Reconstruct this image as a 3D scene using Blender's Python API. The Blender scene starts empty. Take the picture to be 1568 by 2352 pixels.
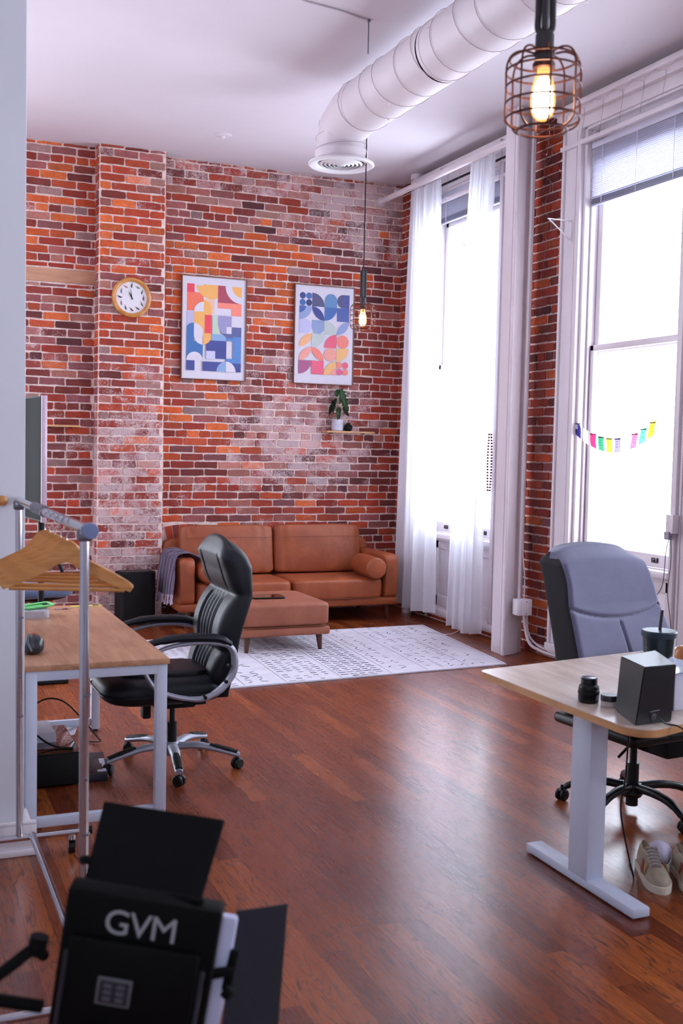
import bpy, bmesh, math, random
from mathutils import Vector, Matrix, noise
random.seed(7)
PI=math.pi
SC=bpy.context.scene; COL=SC.collection
V=Vector
# ------------------------------------------------------------ colour / materials
def lin(c):
    c=c/255.0
    return c/12.92 if c<=.04045 else ((c+.055)/1.055)**2.4
def rgb(r,g,b): return (lin(r),lin(g),lin(b),1.0)
class NT:
    def __init__(s,name):
        s.m=bpy.data.materials.new(name); s.m.use_nodes=True; s.t=s.m.node_tree
        s.n=s.t.nodes; s.l=s.t.links; s.b=s.n['Principled BSDF']; s.out=s.n['Material Output']
    def add(s,t,**k):
        n=s.n.new(t)
        for a,v in k.items(): setattr(n,a,v)
        return n
    def link(s,a,b): s.l.new(a,b)
    def math(s,op,a,b=None,c=None):
        n=s.add('ShaderNodeMath',operation=op)
        for i,x in enumerate((a,b,c)):
            if x is None: continue
            if isinstance(x,(int,float)): n.inputs[i].default_value=x
            else: s.link(x,n.inputs[i])
        return n.outputs[0]
    def mix(s,f,a,b,mode='MIX'):
        n=s.add('ShaderNodeMix',data_type='RGBA',blend_type=mode)
        for i,x in ((0,f),(6,a),(7,b)):
            if isinstance(x,(int,float)): n.inputs[i].default_value=x
            elif isinstance(x,tuple): n.inputs[i].default_value=x
            else: s.link(x,n.inputs[i])
        return n.outputs[2]
    def ramp(s,f,pts):
        n=s.add('ShaderNodeValToRGB'); e=n.color_ramp.elements
        while len(e)<len(pts): e.new(.5)
        for i,(p,c) in enumerate(pts): e[i].position=p; e[i].color=c if isinstance(c,tuple) else (c,c,c,1)
        s.link(f,n.inputs[0]); return n.outputs[0]
    def coord(s,kind='Object'): return s.add('ShaderNodeTexCoord').outputs[kind]
    def mapping(s,v,scale=(1,1,1),rot=(0,0,0)):
        n=s.add('ShaderNodeMapping'); n.inputs['Scale'].default_value=scale; n.inputs['Rotation'].default_value=rot
        s.link(v,n.inputs['Vector']); return n.outputs[0]
    def noise(s,v,scale=5,detail=4,rough=.55,dist=0):
        n=s.add('ShaderNodeTexNoise'); n.inputs['Scale'].default_value=scale; n.inputs['Detail'].default_value=detail
        n.inputs['Roughness'].default_value=rough; n.inputs['Distortion'].default_value=dist
        if v is not None: s.link(v,n.inputs['Vector'])
        return n.outputs['Fac']
    def bump(s,h,st=.2,d=.01):
        n=s.add('ShaderNodeBump'); n.inputs['Strength'].default_value=st; n.inputs['Distance'].default_value=d
        s.link(h,n.inputs['Height']); s.link(n.outputs[0],s.b.inputs['Normal'])
    def base(s,c):
        if isinstance(c,tuple): s.b.inputs['Base Color'].default_value=c
        else: s.link(c,s.b.inputs['Base Color'])
    def set(s,**k):
        for a,v in k.items(): s.b.inputs[a.replace('_',' ')].default_value=v
MATS={}
def P(name,c,rough=.5,metal=0,var=.08,scale=20,bump=0,bscale=200,coat=0,spec=.5,aniso=None):
    """principled material with slight procedural tone variation and surface bump"""
    if name in MATS: return MATS[name]
    t=NT(name); co=t.coord()
    if aniso: co=t.mapping(co,aniso)
    n=t.noise(co,scale,4)
    d=tuple(x*(1-var) for x in c[:3])+(1,); l=tuple(min(1,x*(1+var)) for x in c[:3])+(1,)
    t.base(t.ramp(n,[(.3,d),(.7,l)]))
    t.set(Roughness=rough,Metallic=metal); t.b.inputs['Specular IOR Level'].default_value=spec
    t.b.inputs['Coat Weight'].default_value=coat
    if bump: t.bump(t.noise(co,bscale,3),bump,.003)
    MATS[name]=t.m; return t.m
def emis(name,c,st):
    if name in MATS: return MATS[name]
    t=NT(name); t.base(c); t.b.inputs['Emission Color'].default_value=c; t.b.inputs['Emission Strength'].default_value=st
    MATS[name]=t.m; return t.m
# ------------------------------------------------------------ object helpers
def prop(o,label=None,cat=None,group=None,kind=None):
    if label: o['label']=label
    if cat: o['category']=cat
    if group: o['group']=group
    if kind: o['kind']=kind
    return o
def empty(name,loc=(0,0,0),rz=0,label=None,cat=None,group=None,rot=None):
    o=bpy.data.objects.new(name,None); COL.objects.link(o); o.empty_display_size=.05
    o.location=loc; o.rotation_euler=rot if rot else (0,0,rz)
    return prop(o,label,cat,group)
def obj(name,bm,mats,parent=None,smooth=True,ang=.6,loc=None,rot=None,recalc=True):
    if recalc: bmesh.ops.recalc_face_normals(bm,faces=bm.faces[:])
    me=bpy.data.meshes.new(name); bm.to_mesh(me); bm.free()
    if not isinstance(mats,(list,tuple)): mats=[mats]
    for m in mats: me.materials.append(m)
    if smooth and len(me.polygons):
        me.polygons.foreach_set('use_smooth',[True]*len(me.polygons)); me.set_sharp_from_angle(angle=ang)
    o=bpy.data.objects.new(name,me); COL.objects.link(o)
    if parent: o.parent=parent
    if loc: o.location=loc
    if rot: o.rotation_euler=rot
    return o
def struct(name,bm,mats,**k):
    o=obj(name,bm,mats,**k); o['kind']='structure'; return o
def dup(o,parent=None):
    c=o.copy(); COL.objects.link(c); c.parent=parent
    for ch in o.children: dup(ch,c)
    return c
B=bmesh.new
def _mi(bm,n0,mi):
    if mi:
        bm.faces.ensure_lookup_table()
        for i in range(n0,len(bm.faces)): bm.faces[i].material_index=mi
def box(bm,c,s,bev=0,seg=2,rot=None,mi=0):
    n0=len(bm.faces)
    M=Matrix.Translation(c)
    if rot: M=M@(rot if isinstance(rot,Matrix) else Matrix.Rotation(rot,4,'Z'))
    t=bmesh.new(); bmesh.ops.create_cube(t,size=1)
    for v in t.verts: v.co=V((v.co.x*s[0],v.co.y*s[1],v.co.z*s[2]))
    if bev: bmesh.ops.bevel(t,geom=t.edges[:],offset=min(bev,min(s)*.49),segments=seg,affect='EDGES',profile=.5)
    t.transform(M); merge(bm,t); _mi(bm,n0,mi); return bm
def merge(bm,t):
    mp={v:bm.verts.new(v.co) for v in t.verts}
    for f in t.faces:
        try:
            g=bm.faces.new([mp[v] for v in f.verts]); g.material_index=f.material_index
        except ValueError: pass
    t.free()
def hexa(bm,b,t,bev=0):
    """solid from 4 bottom and 4 top points"""
    q=bmesh.new(); vs=[q.verts.new(p) for p in list(b)+list(t)]
    for f in ((3,2,1,0),(4,5,6,7),(0,1,5,4),(1,2,6,5),(2,3,7,6),(3,0,4,7)): q.faces.new([vs[i] for i in f])
    if bev: bmesh.ops.bevel(q,geom=q.edges[:],offset=bev,segments=2,affect='EDGES')
    merge(bm,q); return bm
def frame_of(d):
    d=d.normalized(); a=V((0,0,1)) if abs(d.z)<.9 else V((1,0,0))
    x=a.cross(d).normalized(); return x,d.cross(x).normalized()
def cyl(bm,p0,p1,r0,r1=None,seg=20,cap=True,mi=0):
    n0=len(bm.faces); p0=V(p0);p1=V(p1); r1=r0 if r1 is None else r1
    x,y=frame_of(p1-p0); A=[];Bq=[]
    for i in range(seg):
        a=2*PI*i/seg; d=x*math.cos(a)+y*math.sin(a); A.append(bm.verts.new(p0+d*r0)); Bq.append(bm.verts.new(p1+d*r1))
    for i in range(seg): j=(i+1)%seg; bm.faces.new((A[i],A[j],Bq[j],Bq[i]))
    if cap: bm.faces.new(A[::-1]); bm.faces.new(Bq)
    _mi(bm,n0,mi); return bm
def smooth_pts(pts,n=6,closed=False):
    pts=[V(p) for p in pts]; N=len(pts); out=[]
    for i in range(N if closed else N-1):
        g=lambda k: pts[k%N] if closed else pts[max(0,min(N-1,k))]
        a,b,c,d=g(i-1),g(i),g(i+1),g(i+2)
        for k in range(n):
            t=k/n; out.append(.5*((2*b)+(c-a)*t+(2*a-5*b+4*c-d)*t*t+(3*b-a-3*c+d)*t**3))
    if not closed: out.append(pts[-1])
    return out
def tube(bm,pts,r,seg=8,closed=False,sm=0,flat=None,mi=0,up=None):
    """tube along pts; r number or list; flat=(sx,sy) section scale; up fixes the section frame"""
    n0=len(bm.faces)
    if sm: pts=smooth_pts(pts,sm,closed)
    pts=[V(p) for p in pts]; N=len(pts); rings=[]; prev=None
    for i,p in enumerate(pts):
        a=pts[(i-1)%N] if (closed or i>0) else p; b=pts[(i+1)%N] if (closed or i<N-1) else p
        d=(b-a).normalized()
        if up is not None:
            x=V(up)-d*V(up).dot(d); x=x.normalized(); y=d.cross(x)
        elif prev is None: x,y=frame_of(d)
        else:
            x=(prev-d*prev.dot(d)).normalized(); y=d.cross(x)
        prev=x; rr=r[int(i*(len(r)-1)/max(1,N-1)+.5)] if isinstance(r,(list,tuple)) else r
        fx,fy=flat if flat else (1,1)
        rings.append([bm.verts.new(p+x*(math.cos(2*PI*k/seg)*rr*fx)+y*(math.sin(2*PI*k/seg)*rr*fy)) for k in range(seg)])
    for i in range(N if closed else N-1):
        A=rings[i];Bq=rings[(i+1)%N]; off=0
        if closed and i==N-1:
            off=min(range(seg),key=lambda o:(A[0].co-Bq[o].co).length)
        for k in range(seg): bm.faces.new((A[k],A[(k+1)%seg],Bq[(k+1+off)%seg],Bq[(k+off)%seg]))
    if not closed: bm.faces.new(rings[0][::-1]); bm.faces.new(rings[-1])
    _mi(bm,n0,mi); return bm
def lathe(bm,prof,c=(0,0,0),seg=32,axis='Z',mi=0):
    n0=len(bm.faces); rings=[]
    for r,z in prof:
        ring=[]
        for k in range(seg if r>1e-6 else 1):
            a=2*PI*k/seg; x,y=r*math.cos(a),r*math.sin(a)
            p=(x,y,z) if axis=='Z' else ((x,z,y) if axis=='Y' else (z,x,y))
            ring.append(bm.verts.new(V(p)+V(c)))
        rings.append(ring)
    for A,Bq in zip(rings,rings[1:]):
        if len(A)==1 and len(Bq)==1: continue
        for k in range(seg):
            j=(k+1)%seg
            if len(A)==1: bm.faces.new((A[0],Bq[j],Bq[k]))
            elif len(Bq)==1: bm.faces.new((A[k],A[j],Bq[0]))
            else: bm.faces.new((A[k],A[j],Bq[j],Bq[k]))
    if len(rings[0])>1 and len(rings[-1])>1:
        A,Bq=rings[-1],rings[0]
        for k in range(seg): j=(k+1)%seg; bm.faces.new((A[k],A[j],Bq[j],Bq[k]))
    elif len(rings[0])>1: bm.faces.new(rings[0][::-1])
    elif len(rings[-1])>1: bm.faces.new(rings[-1])
    _mi(bm,n0,mi); return bm
def prism(bm,out,z0,z1,bev=0,tf=None,mi=0):
    """extrude a 2D outline (x,y) between z0 and z1; tf maps (x,y,z)"""
    q=bmesh.new(); tf=tf or (lambda x,y,z:(x,y,z))
    a=[q.verts.new(tf(x,y,z0)) for x,y in out]; b=[q.verts.new(tf(x,y,z1)) for x,y in out]; n=len(out)
    q.faces.new(a[::-1]); t=q.faces.new(b)
    for i in range(n): q.faces.new((a[i],a[(i+1)%n],b[(i+1)%n],b[i]))
    if bev: bmesh.ops.bevel(q,geom=[e for e in q.edges if all(v in b for v in e.verts) or all(v in a for v in e.verts)],offset=bev,segments=2,affect='EDGES')
    for f in q.faces: f.material_index=mi
    merge(bm,q); return bm
def cushion(bm,c,s,n=5,seg=28,rings=18,wr=0,seed=0,rot=None,ny=None,fn=None):
    """superellipsoid pillow: s = half sizes"""
    rows=[]
    def sp(t,e): return math.copysign(abs(t)**e,t)
    e=2/n; e2=2/(ny or n)
    for i in range(rings+1):
        ph=-PI/2+PI*i/rings; row=[]
        for k in range(seg):
            th=2*PI*k/seg
            p=V((s[0]*sp(math.cos(ph),e2)*sp(math.cos(th),e),s[1]*sp(math.cos(ph),e2)*sp(math.sin(th),e),s[2]*sp(math.sin(ph),e2)))
            if wr:
                q=V((p.x*7+seed*3.1,p.y*7,p.z*7)); p+=p.normalized()*wr*noise.noise(q)+p.normalized()*wr*.5*noise.noise(q*3)
            if fn: p=fn(p)
            if rot: p=rot@p
            row.append(p+V(c))
        rows.append(row)
    vr=[]
    for i,row in enumerate(rows):
        if i in (0,rings): vr.append([bm.verts.new(sum(row,V((0,0,0)))/seg)])
        else: vr.append([bm.verts.new(p) for p in row])
    for A,Bq in zip(vr,vr[1:]):
        for k in range(seg):
            j=(k+1)%seg
            if len(A)==1: bm.faces.new((A[0],Bq[j],Bq[k]))
            elif len(Bq)==1: bm.faces.new((A[k],A[j],Bq[0]))
            else: bm.faces.new((A[k],A[j],Bq[j],Bq[k]))
    return bm
def rrect(w,h,r,n=5,cx=0,cy=0):
    o=[]
    for sx,sy,a0 in ((1,1,0),(-1,1,90),(-1,-1,180),(1,-1,270)):
        for k in range(n+1):
            a=math.radians(a0+90*k/n); o.append((cx+sx*(w/2-r)+r*math.cos(a),cy+sy*(h/2-r)+r*math.sin(a)))
    return o
def loft(bm,secs,seg=32,cap=True):
    rings=[[bm.verts.new(p) for p in s] for s in secs]; n=len(secs[0])
    for A,Bq in zip(rings,rings[1:]):
        for k in range(n): bm.faces.new((A[k],A[(k+1)%n],Bq[(k+1)%n],Bq[k]))
    if cap: bm.faces.new(rings[0][::-1]); bm.faces.new(rings[-1])
    return bm
# ------------------------------------------------------------ key dimensions (metres)
XW=4.717; YB=9.752; ZC=4.16
# ------------------------------------------------------------ materials
WHITE=P('white_paint',rgb(226,220,222),.45,var=.03,scale=3,bump=.05,bscale=40)
TRIMW=P('painted_trim',rgb(222,212,216),.4,var=.05,scale=6,bump=.06,bscale=60,aniso=(1,1,.3))
CEIL=P('ceiling_paint',rgb(216,208,214),.75,var=.03,scale=1.2)
WALLP=P('wall_paint',rgb(216,214,222),.7,var=.02,scale=2)
BLACKP=P('black_plastic',rgb(9,9,11),.42,var=.15,bump=.03,spec=.35)
BLACKM=P('black_matte',rgb(8,8,10),.65,var=.15,bump=.05,spec=.3)
CHROME=P('chrome',rgb(205,205,212),.14,1,var=.04)
SILVER=P('silver_plastic',rgb(160,160,174),.42,.3,var=.04)
WHITEM=P('white_steel',rgb(200,204,222),.4,var=.02)
STEELG=P('grey_steel',rgb(120,120,130),.35,.8)
def brick_mat():
    t=NT('brick_face'); A=t.add('ShaderNodeAttribute',attribute_name='bcol'); Wn=t.add('ShaderNodeAttribute',attribute_name='wash')
    co=t.coord(); n1=t.noise(co,14,6,.65); n2=t.noise(co,70,5,.7,.4); n3=t.noise(co,5,5,.6,.5)
    c=t.mix(.75,A.outputs['Color'],t.ramp(n1,[(.3,(.84,.78,.76,1)),(.7,(1.4,1.32,1.28,1))]),'MULTIPLY')
    c=t.mix(t.math('MULTIPLY',t.ramp(n2,[(.42,0.),(.62,1.)]),.35),c,rgb(70,34,34))
    # lime wash left on the face, amount per brick from the wash attribute
    th=t.math('SUBTRACT',1.0,Wn.outputs['Fac'])
    k=t.math('ADD',t.math('MULTIPLY',n2,.55),t.math('MULTIPLY',n3,.55))
    k=t.math('MULTIPLY',t.math('SUBTRACT',k,t.math('ADD',t.math('MULTIPLY',th,.62),.2)),9)
    n=t.add('ShaderNodeClamp'); t.link(k,n.inputs[0])
    c=t.mix(t.math('MULTIPLY',n.outputs[0],.8),c,rgb(214,190,190))
    t.base(c); t.set(Roughness=.82); t.bump(n2,.5,.006); return t.m
def mortar_mat():
    t=NT('mortar'); co=t.coord(); n=t.noise(co,26,6,.7)
    t.base(t.ramp(n,[(.3,rgb(214,182,170)),(.5,rgb(244,220,210)),(.72,rgb(252,240,234))])); t.set(Roughness=.9); t.bump(n,.6,.01); return t.m
BRICK=brick_mat(); MORTAR=mortar_mat()
def floor_mat():
    t=NT('oak_floor'); sep=t.add('ShaderNodeSeparateXYZ'); t.link(t.coord(),sep.inputs[0]); X,Y=sep.outputs[0],sep.outputs[1]
    w=.083; u=t.math('DIVIDE',X,w); row=t.math('FLOOR',u); fu=t.math('FRACT',u)
    r1=t.add('ShaderNodeTexWhiteNoise',noise_dimensions='1D'); t.link(row,r1.inputs['W'])
    L=t.math('ADD',t.math('MULTIPLY',r1.outputs['Value'],.5),.65)
    v=t.math('ADD',t.math('DIVIDE',Y,L),t.math('MULTIPLY',r1.outputs['Value'],9.7)); idx=t.math('FLOOR',v); fv=t.math('FRACT',v)
    cb=t.add('ShaderNodeCombineXYZ'); t.link(row,cb.inputs[0]); t.link(idx,cb.inputs[1])
    r2=t.add('ShaderNodeTexWhiteNoise',noise_dimensions='2D'); t.link(cb.outputs[0],r2.inputs['Vector']); R=r2.outputs['Value']
    gx=t.math('MULTIPLY',X,9); gy=t.math('MULTIPLY',Y,1.1)
    g=t.add('ShaderNodeCombineXYZ'); t.link(gx,g.inputs[0]); t.link(gy,g.inputs[1]); t.link(t.math('MULTIPLY',R,60),g.inputs[2])
    h=t.noise(g.outputs[0],1.25,3,.5,.25)
    band=t.math('SINE',t.math('MULTIPLY',h,105)); ring=t.ramp(band,[(.0,0.),(.55,0.),(.95,1.)])
    g2=t.add('ShaderNodeCombineXYZ'); t.link(t.math('MULTIPLY',X,170),g2.inputs[0]); t.link(t.math('MULTIPLY',Y,2.6),g2.inputs[1]); t.link(t.math('MULTIPLY',R,30),g2.inputs[2])
    fine=t.noise(g2.outputs[0],1,4,.6)
    base=t.ramp(R,[(0,rgb(112,50,25)),(.3,rgb(136,65,31)),(.6,rgb(150,75,36)),(.85,rgb(174,92,43)),(1,rgb(124,56,28))])
    c=t.mix(t.math('MULTIPLY',t.ramp(fine,[(.35,0.),(.75,1.)]),.42),base,rgb(74,28,17))
    c=t.mix(t.math('MULTIPLY',t.math('MULTIPLY',ring,t.ramp(fine,[(.25,.35),(.6,1.)])),.78),c,rgb(44,15,11))
    big=t.noise(t.coord(),.9,3,.6); c=t.mix(t.math('MULTIPLY',t.ramp(big,[(.35,0.),(.7,1.)]),.28),c,rgb(82,32,20))
    e=t.math('MINIMUM',fu,t.math('SUBTRACT',1,fu)); ey=t.math('MINIMUM',fv,t.math('SUBTRACT',1,fv))
    gap=t.math('MAXIMUM',t.math('LESS_THAN',e,.012),t.math('LESS_THAN',ey,.0016))
    c=t.mix(t.math('MULTIPLY',gap,.7),c,rgb(30,12,9)); t.base(c)
    t.link(t.math('ADD',t.math('MULTIPLY',fine,.08),t.math('ADD',t.math('MULTIPLY',ring,.05),.24)),t.b.inputs['Roughness'])
    t.b.inputs['Coat Weight'].default_value=.25; t.b.inputs['Coat Roughness'].default_value=.2
    wob=t.noise(t.coord(),3.2,2); hh=t.math('ADD',t.math('MULTIPLY',ring,-.06),t.math('ADD',t.math('MULTIPLY',wob,1.0),t.math('MULTIPLY',gap,-.5)))
    t.bump(hh,.14,.004); return t.m
FLOOR=floor_mat()
def wood_mat(name,c1,c2,c3,ax=(1,14,14),rough=.4,sc=3,coat=0):
    t=NT(name); co=t.mapping(t.coord(),ax); n=t.noise(co,sc,5,.6,.6); f=t.noise(t.mapping(co,(1,4,4)),sc*2,4,.6)
    c=t.ramp(n,[(.3,c1),(.5,c2),(.72,c3)]); c=t.mix(t.math('MULTIPLY',f,.25),c,c1); t.base(c); t.set(Roughness=rough); t.b.inputs['Coat Weight'].default_value=coat
    t.bump(n,.08,.002); return t.m
DESKW=wood_mat('oak_laminate',rgb(160,112,82),rgb(184,134,100),rgb(202,152,116),(9,1,9),.42,3.0)
DESKP=wood_mat('pale_laminate',rgb(186,164,150),rgb(206,186,172),rgb(222,204,192),(9,1.0,9),.28,2.2)
DESKE=wood_mat('laminate_edge',rgb(176,124,78),rgb(196,142,92),rgb(210,156,106),(2,2,12),.45,3)
HANGW=wood_mat('hanger_wood',rgb(196,126,58),rgb(222,154,84),rgb(236,176,108),(2,12,12),.35,4,coat=.3)
LEGW=wood_mat('walnut_leg',rgb(62,32,24),rgb(82,44,32),rgb(98,56,40),(8,8,1),.4,4)
SHELFW=wood_mat('shelf_wood',rgb(186,134,92),rgb(206,156,110),rgb(220,172,128),(1,10,10),.5,4)
def leather(name,c,d,rough,wr=.25,sc=160,spec=.5):
    t=NT(name); co=t.coord(); n=t.noise(co,3.5,5,.6,.6); v=t.add('ShaderNodeTexVoronoi'); v.inputs['Scale'].default_value=sc; t.link(co,v.inputs['Vector'])
    t.base(t.ramp(n,[(.3,d),(.7,c)])); t.set(Roughness=rough); t.b.inputs['Specular IOR Level'].default_value=spec; h=t.math('ADD',t.math('MULTIPLY',v.outputs['Distance'],.15),t.math('MULTIPLY',t.noise(co,9,4,.6,1.2),1.0)); t.bump(h,wr,.008); return t.m
TAN=leather('tan_leather',rgb(170,88,48),rgb(140,68,36),.5)
TAN2=leather('tan_suede',rgb(160,94,68),rgb(138,76,54),.62)
BLKL=leather('black_leather',rgb(22,24,33),rgb(14,15,21),.48,.2,260,.32)
def fabric(name,c,d,sc=450,rough=.9,bump=.35,sheen=.3):
    t=NT(name); co=t.coord(); n=t.noise(co,6,4); w=t.noise(co,sc,2)
    t.base(t.mix(.5,t.ramp(n,[(.3,d),(.7,c)]),t.ramp(w,[(.3,d),(.7,c)]))); t.set(Roughness=rough); t.b.inputs['Sheen Weight'].default_value=sheen; t.bump(w,bump,.002); return t.m
GREYF=fabric('grey_chair_fabric',rgb(108,105,130),rgb(86,84,108))
DARKF=fabric('dark_chair_fabric',rgb(24,20,25),rgb(14,12,16),sheen=.05)
RUGM=fabric('rug_pile',rgb(214,210,220),rgb(192,188,200),300,.95,.5,.2)
RUGD=fabric('rug_mark',rgb(92,90,106),rgb(70,70,84),300,.95,.4,.1)
BLUEF=fabric('blue_seat_fabric',rgb(88,98,128),rgb(70,80,108))
# ============================================================ SETTING
def sm(a,b,x): t=max(0,min(1,(x-a)/(b-a))); return t*t*(3-2*t)
RED=[(178,68,40),(162,58,38),(186,80,48),(152,52,36)]; ORA=[(208,92,40),(198,80,38),(214,106,52),(186,72,40)]
MAR=[(142,58,48),(128,52,44),(154,70,58),(118,50,44)]; PUR=[(150,84,84),(160,94,92),(138,80,84)]; GRY=[(178,130,118),(170,124,118),(158,124,120)]
PNK=[(172,104,94),(184,120,106),(164,96,88)]; DRK=[(108,50,48),(118,56,52),(92,46,50)]
def pick(w):
    pal=random.choices((RED,ORA,MAR,PUR,GRY,PNK,DRK),w)[0]; c=random.choice(pal); k=random.uniform(.86,1.1)
    return [lin(min(255,x*k)) for x in c]
def pal_back(x,z):
    n=noise.noise((x*1.3,z*1.3,3)); wash=.16+.18*random.random()
    if x<1.73:
        if z>3.1: w=(3,4,2,1,.4,.5,.2)
        else: w=(3,.5,5,3,.8,1,.3); wash+=.08
    elif x<2.31:
        w=(4,2.5,1.5,2,.5,2,0) if z>2.5 else (4,1.2,2,2,.8,2,.1); wash+=.10+.20*(1-sm(1.2,2.5,z))
        if 3.2<z<3.6 or 2.3<z<2.7: w=(3,6,.5,.5,.2,1,0); wash-=.12
    else:
        w=(5,3,1.5,.8,.5,1.5,.1)
        if z>3.55: w=(3,.8,2.5,2,1.5,1.6,.2)
        if 2.75<z<3.5 and x<3.9: w=(3,7,.6,.6,.5,1,0)
        if 1.5<z<2.3 and x<3.25: w=(3,6,.6,.8,.5,1.6,0)
        if x>3.9: w=(5,.6,5,.5,.2,.2,.6)
        d=math.hypot((x-3.75)/.85,(z-1.75)/.75)+n*.5
        if d<1: w=(2.4,1,2,1.5,.6,2,2.2); wash+=.36*(1-d*.6)
        d2=math.hypot((x-4.2)/.8,(z-3.75)/.4)+n*.3
        if d2<1: w=(2,.4,2,1.5,1.2,1.6,1); wash+=.34*(1-d2*.5)
        if z>3.95: wash+=.2
        if z<1.25 and x<3.4: wash+=.1
    return pick(w),min(.85,max(0,wash+n*.1))
def pal_right(x,z): return pick((6,.8,3,.2,.05,.3,.3)),.06+.1*random.random()
def bricks(bm,u0,u1,v0,v1,tf,pal,fa,wa,bl=.2225,ch=.0712,depth=.009,skip=None,off=0.0,hdr=6):
    """courses of slightly irregular bricks standing proud of the mortar; tf(u,v,d)->world"""
    r0=int(math.floor(v0/ch)); r1=int(math.ceil(v1/ch))
    for r in range(r0,r1):
        a,b=max(r*ch,v0),min((r+1)*ch,v1)
        if b-a<.02: continue
        L=bl if r%hdr!=2 else bl/2
        s=off+(r%2)*L*.5+((r*37)%5-2)*.006; i0=int(math.floor((u0-s)/L)); i1=int(math.ceil((u1-s)/L)); c0=s+i0*L
        while c0<u1:
            l=L*random.uniform(.97,1.03) if L==bl else L
            p,q=max(c0,u0),min(c0+l,u1); c0+=l
            if q-p<.03: continue
            um,vm=(p+q)/2,(a+b)/2
            if skip and skip(um,vm): continue
            col,wash=pal(um,vm); j=.0022+.004*wash
            m=.0064; x0,x1,y0,y1=p+m,q-m,a+m,b-m; c=.006
            wv=.003*noise.noise((um*3,vm*3,1)); y0+=wv; y1+=wv
            pts=[(x0+c,y0),((x0*2+x1)/3,y0),((x0+2*x1)/3,y0),(x1-c,y0),(x1,y0+c),(x1,(y0+y1)/2),(x1,y1-c),(x1-c,y1),((x0+2*x1)/3,y1),((x0*2+x1)/3,y1),(x0+c,y1),(x0,y1-c),(x0,(y0+y1)/2),(x0,y0+c)]
            pts=[(x+random.uniform(-j,j),y+random.uniform(-j,j)) for x,y in pts]
            d=depth+random.uniform(-.003,.003)
            A=[bm.verts.new(tf(x,y,0)) for x,y in pts]; cx,cy=um,vm
            Bv=[bm.verts.new(tf(cx+(x-cx)*.985,cy+(y-cy)*.95,d)) for x,y in pts]; n=len(pts)
            f=bm.faces.new(Bv); f[fa]=(*col,1); f[wa]=wash
            for k in range(n):
                f=bm.faces.new((A[k],A[(k+1)%n],Bv[(k+1)%n],Bv[k])); f[fa]=(*col,1); f[wa]=wash
def mquad(bm,pts):
    f=bm.faces.new([bm.verts.new(p) for p in pts]); f.material_index=1; return f
def brick_bm():
    bm=B(); fa=bm.faces.layers.float_color.new('bcol'); wa=bm.faces.layers.float.new('wash'); return bm,fa,wa
# ---- back wall
PX0,PX1,PD=1.72,2.305,.15
bm,fa,wa=brick_bm()
box(bm,((XW+.4-.6)/2,YB+.15,ZC/2),(XW+.4+.6,.3,ZC),mi=1)
box(bm,((PX0+PX1)/2,YB-PD/2+.01,ZC/2),(PX1-PX0,PD+.02,ZC),mi=1)
arch_c=(2.62,.03); # segmental brick arch behind the sofa
def inarch(x,z):
    r=math.hypot(x-2.58,z+.12); return 2.31<x<3.25 and .735<r<.985 and z>.3
TB=lambda u,v,d:(u,YB-d,v)
bricks(bm,-.6,PX0-.004,0,2.955,TB,pal_back,fa,wa,off=.03)
bricks(bm,-.6,PX0-.004,3.085,ZC,TB,pal_back,fa,wa,off=.1)
bricks(bm,PX1+.006,XW,0,ZC,TB,pal_back,fa,wa,off=.07,skip=inarch,hdr=7)
bricks(bm,PX0+.003,PX1-.003,0,ZC,lambda u,v,d:(u,YB-PD-d,v),pal_back,fa,wa,off=PX0,hdr=99)
bricks(bm,0,PD,0,ZC,lambda u,v,d:(PX0-d,YB-PD+u,v),lambda x,z:pal_back(1.8,z),fa,wa,hdr=99)
bricks(bm,0,PD,0,ZC,lambda u,v,d:(PX1+d,YB-PD+u,v),lambda x,z:pal_back(1.8,z),fa,wa,hdr=99)
for k in range(18):
    a=math.radians(38+k*4.2); cx,cz=2.58,-.12; ri,ro=.75,.958; da=math.radians(1.75)
    pts=[(cx+ri*math.cos(a-da),cz+ri*math.sin(a-da)),(cx+ro*math.cos(a-da),cz+ro*math.sin(a-da)),(cx+ro*math.cos(a+da),cz+ro*math.sin(a+da)),(cx+ri*math.cos(a+da),cz+ri*math.sin(a+da))]
    if min(p[0] for p in pts)<PX1+.01: continue
    A=[bm.verts.new((x,YB,z)) for x,z in pts]; Bv=[bm.verts.new((x,YB-.012,z)) for x,z in pts]; col=pick((5,2,2,0,0,1,0))
    f=bm.faces.new(Bv); f[fa]=(*col,1); f[wa]=.2
    for q in range(4): f=bm.faces.new((A[q],A[(q+1)%4],Bv[(q+1)%4],Bv[q])); f[fa]=(*col,1); f[wa]=.2
struct('wall_back',bm,[BRICK,MORTAR],smooth=False,recalc=True)
LINT=P('lintel_wood',rgb(196,146,116),.75,var=.12,scale=5,bump=.3,bscale=40,aniso=(1,1,8))
struct('trim_1',box(B(),((PX0-.6)/2,YB-.006,3.02),(PX0+.6-.01,.02,.115),.004),LINT)
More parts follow.
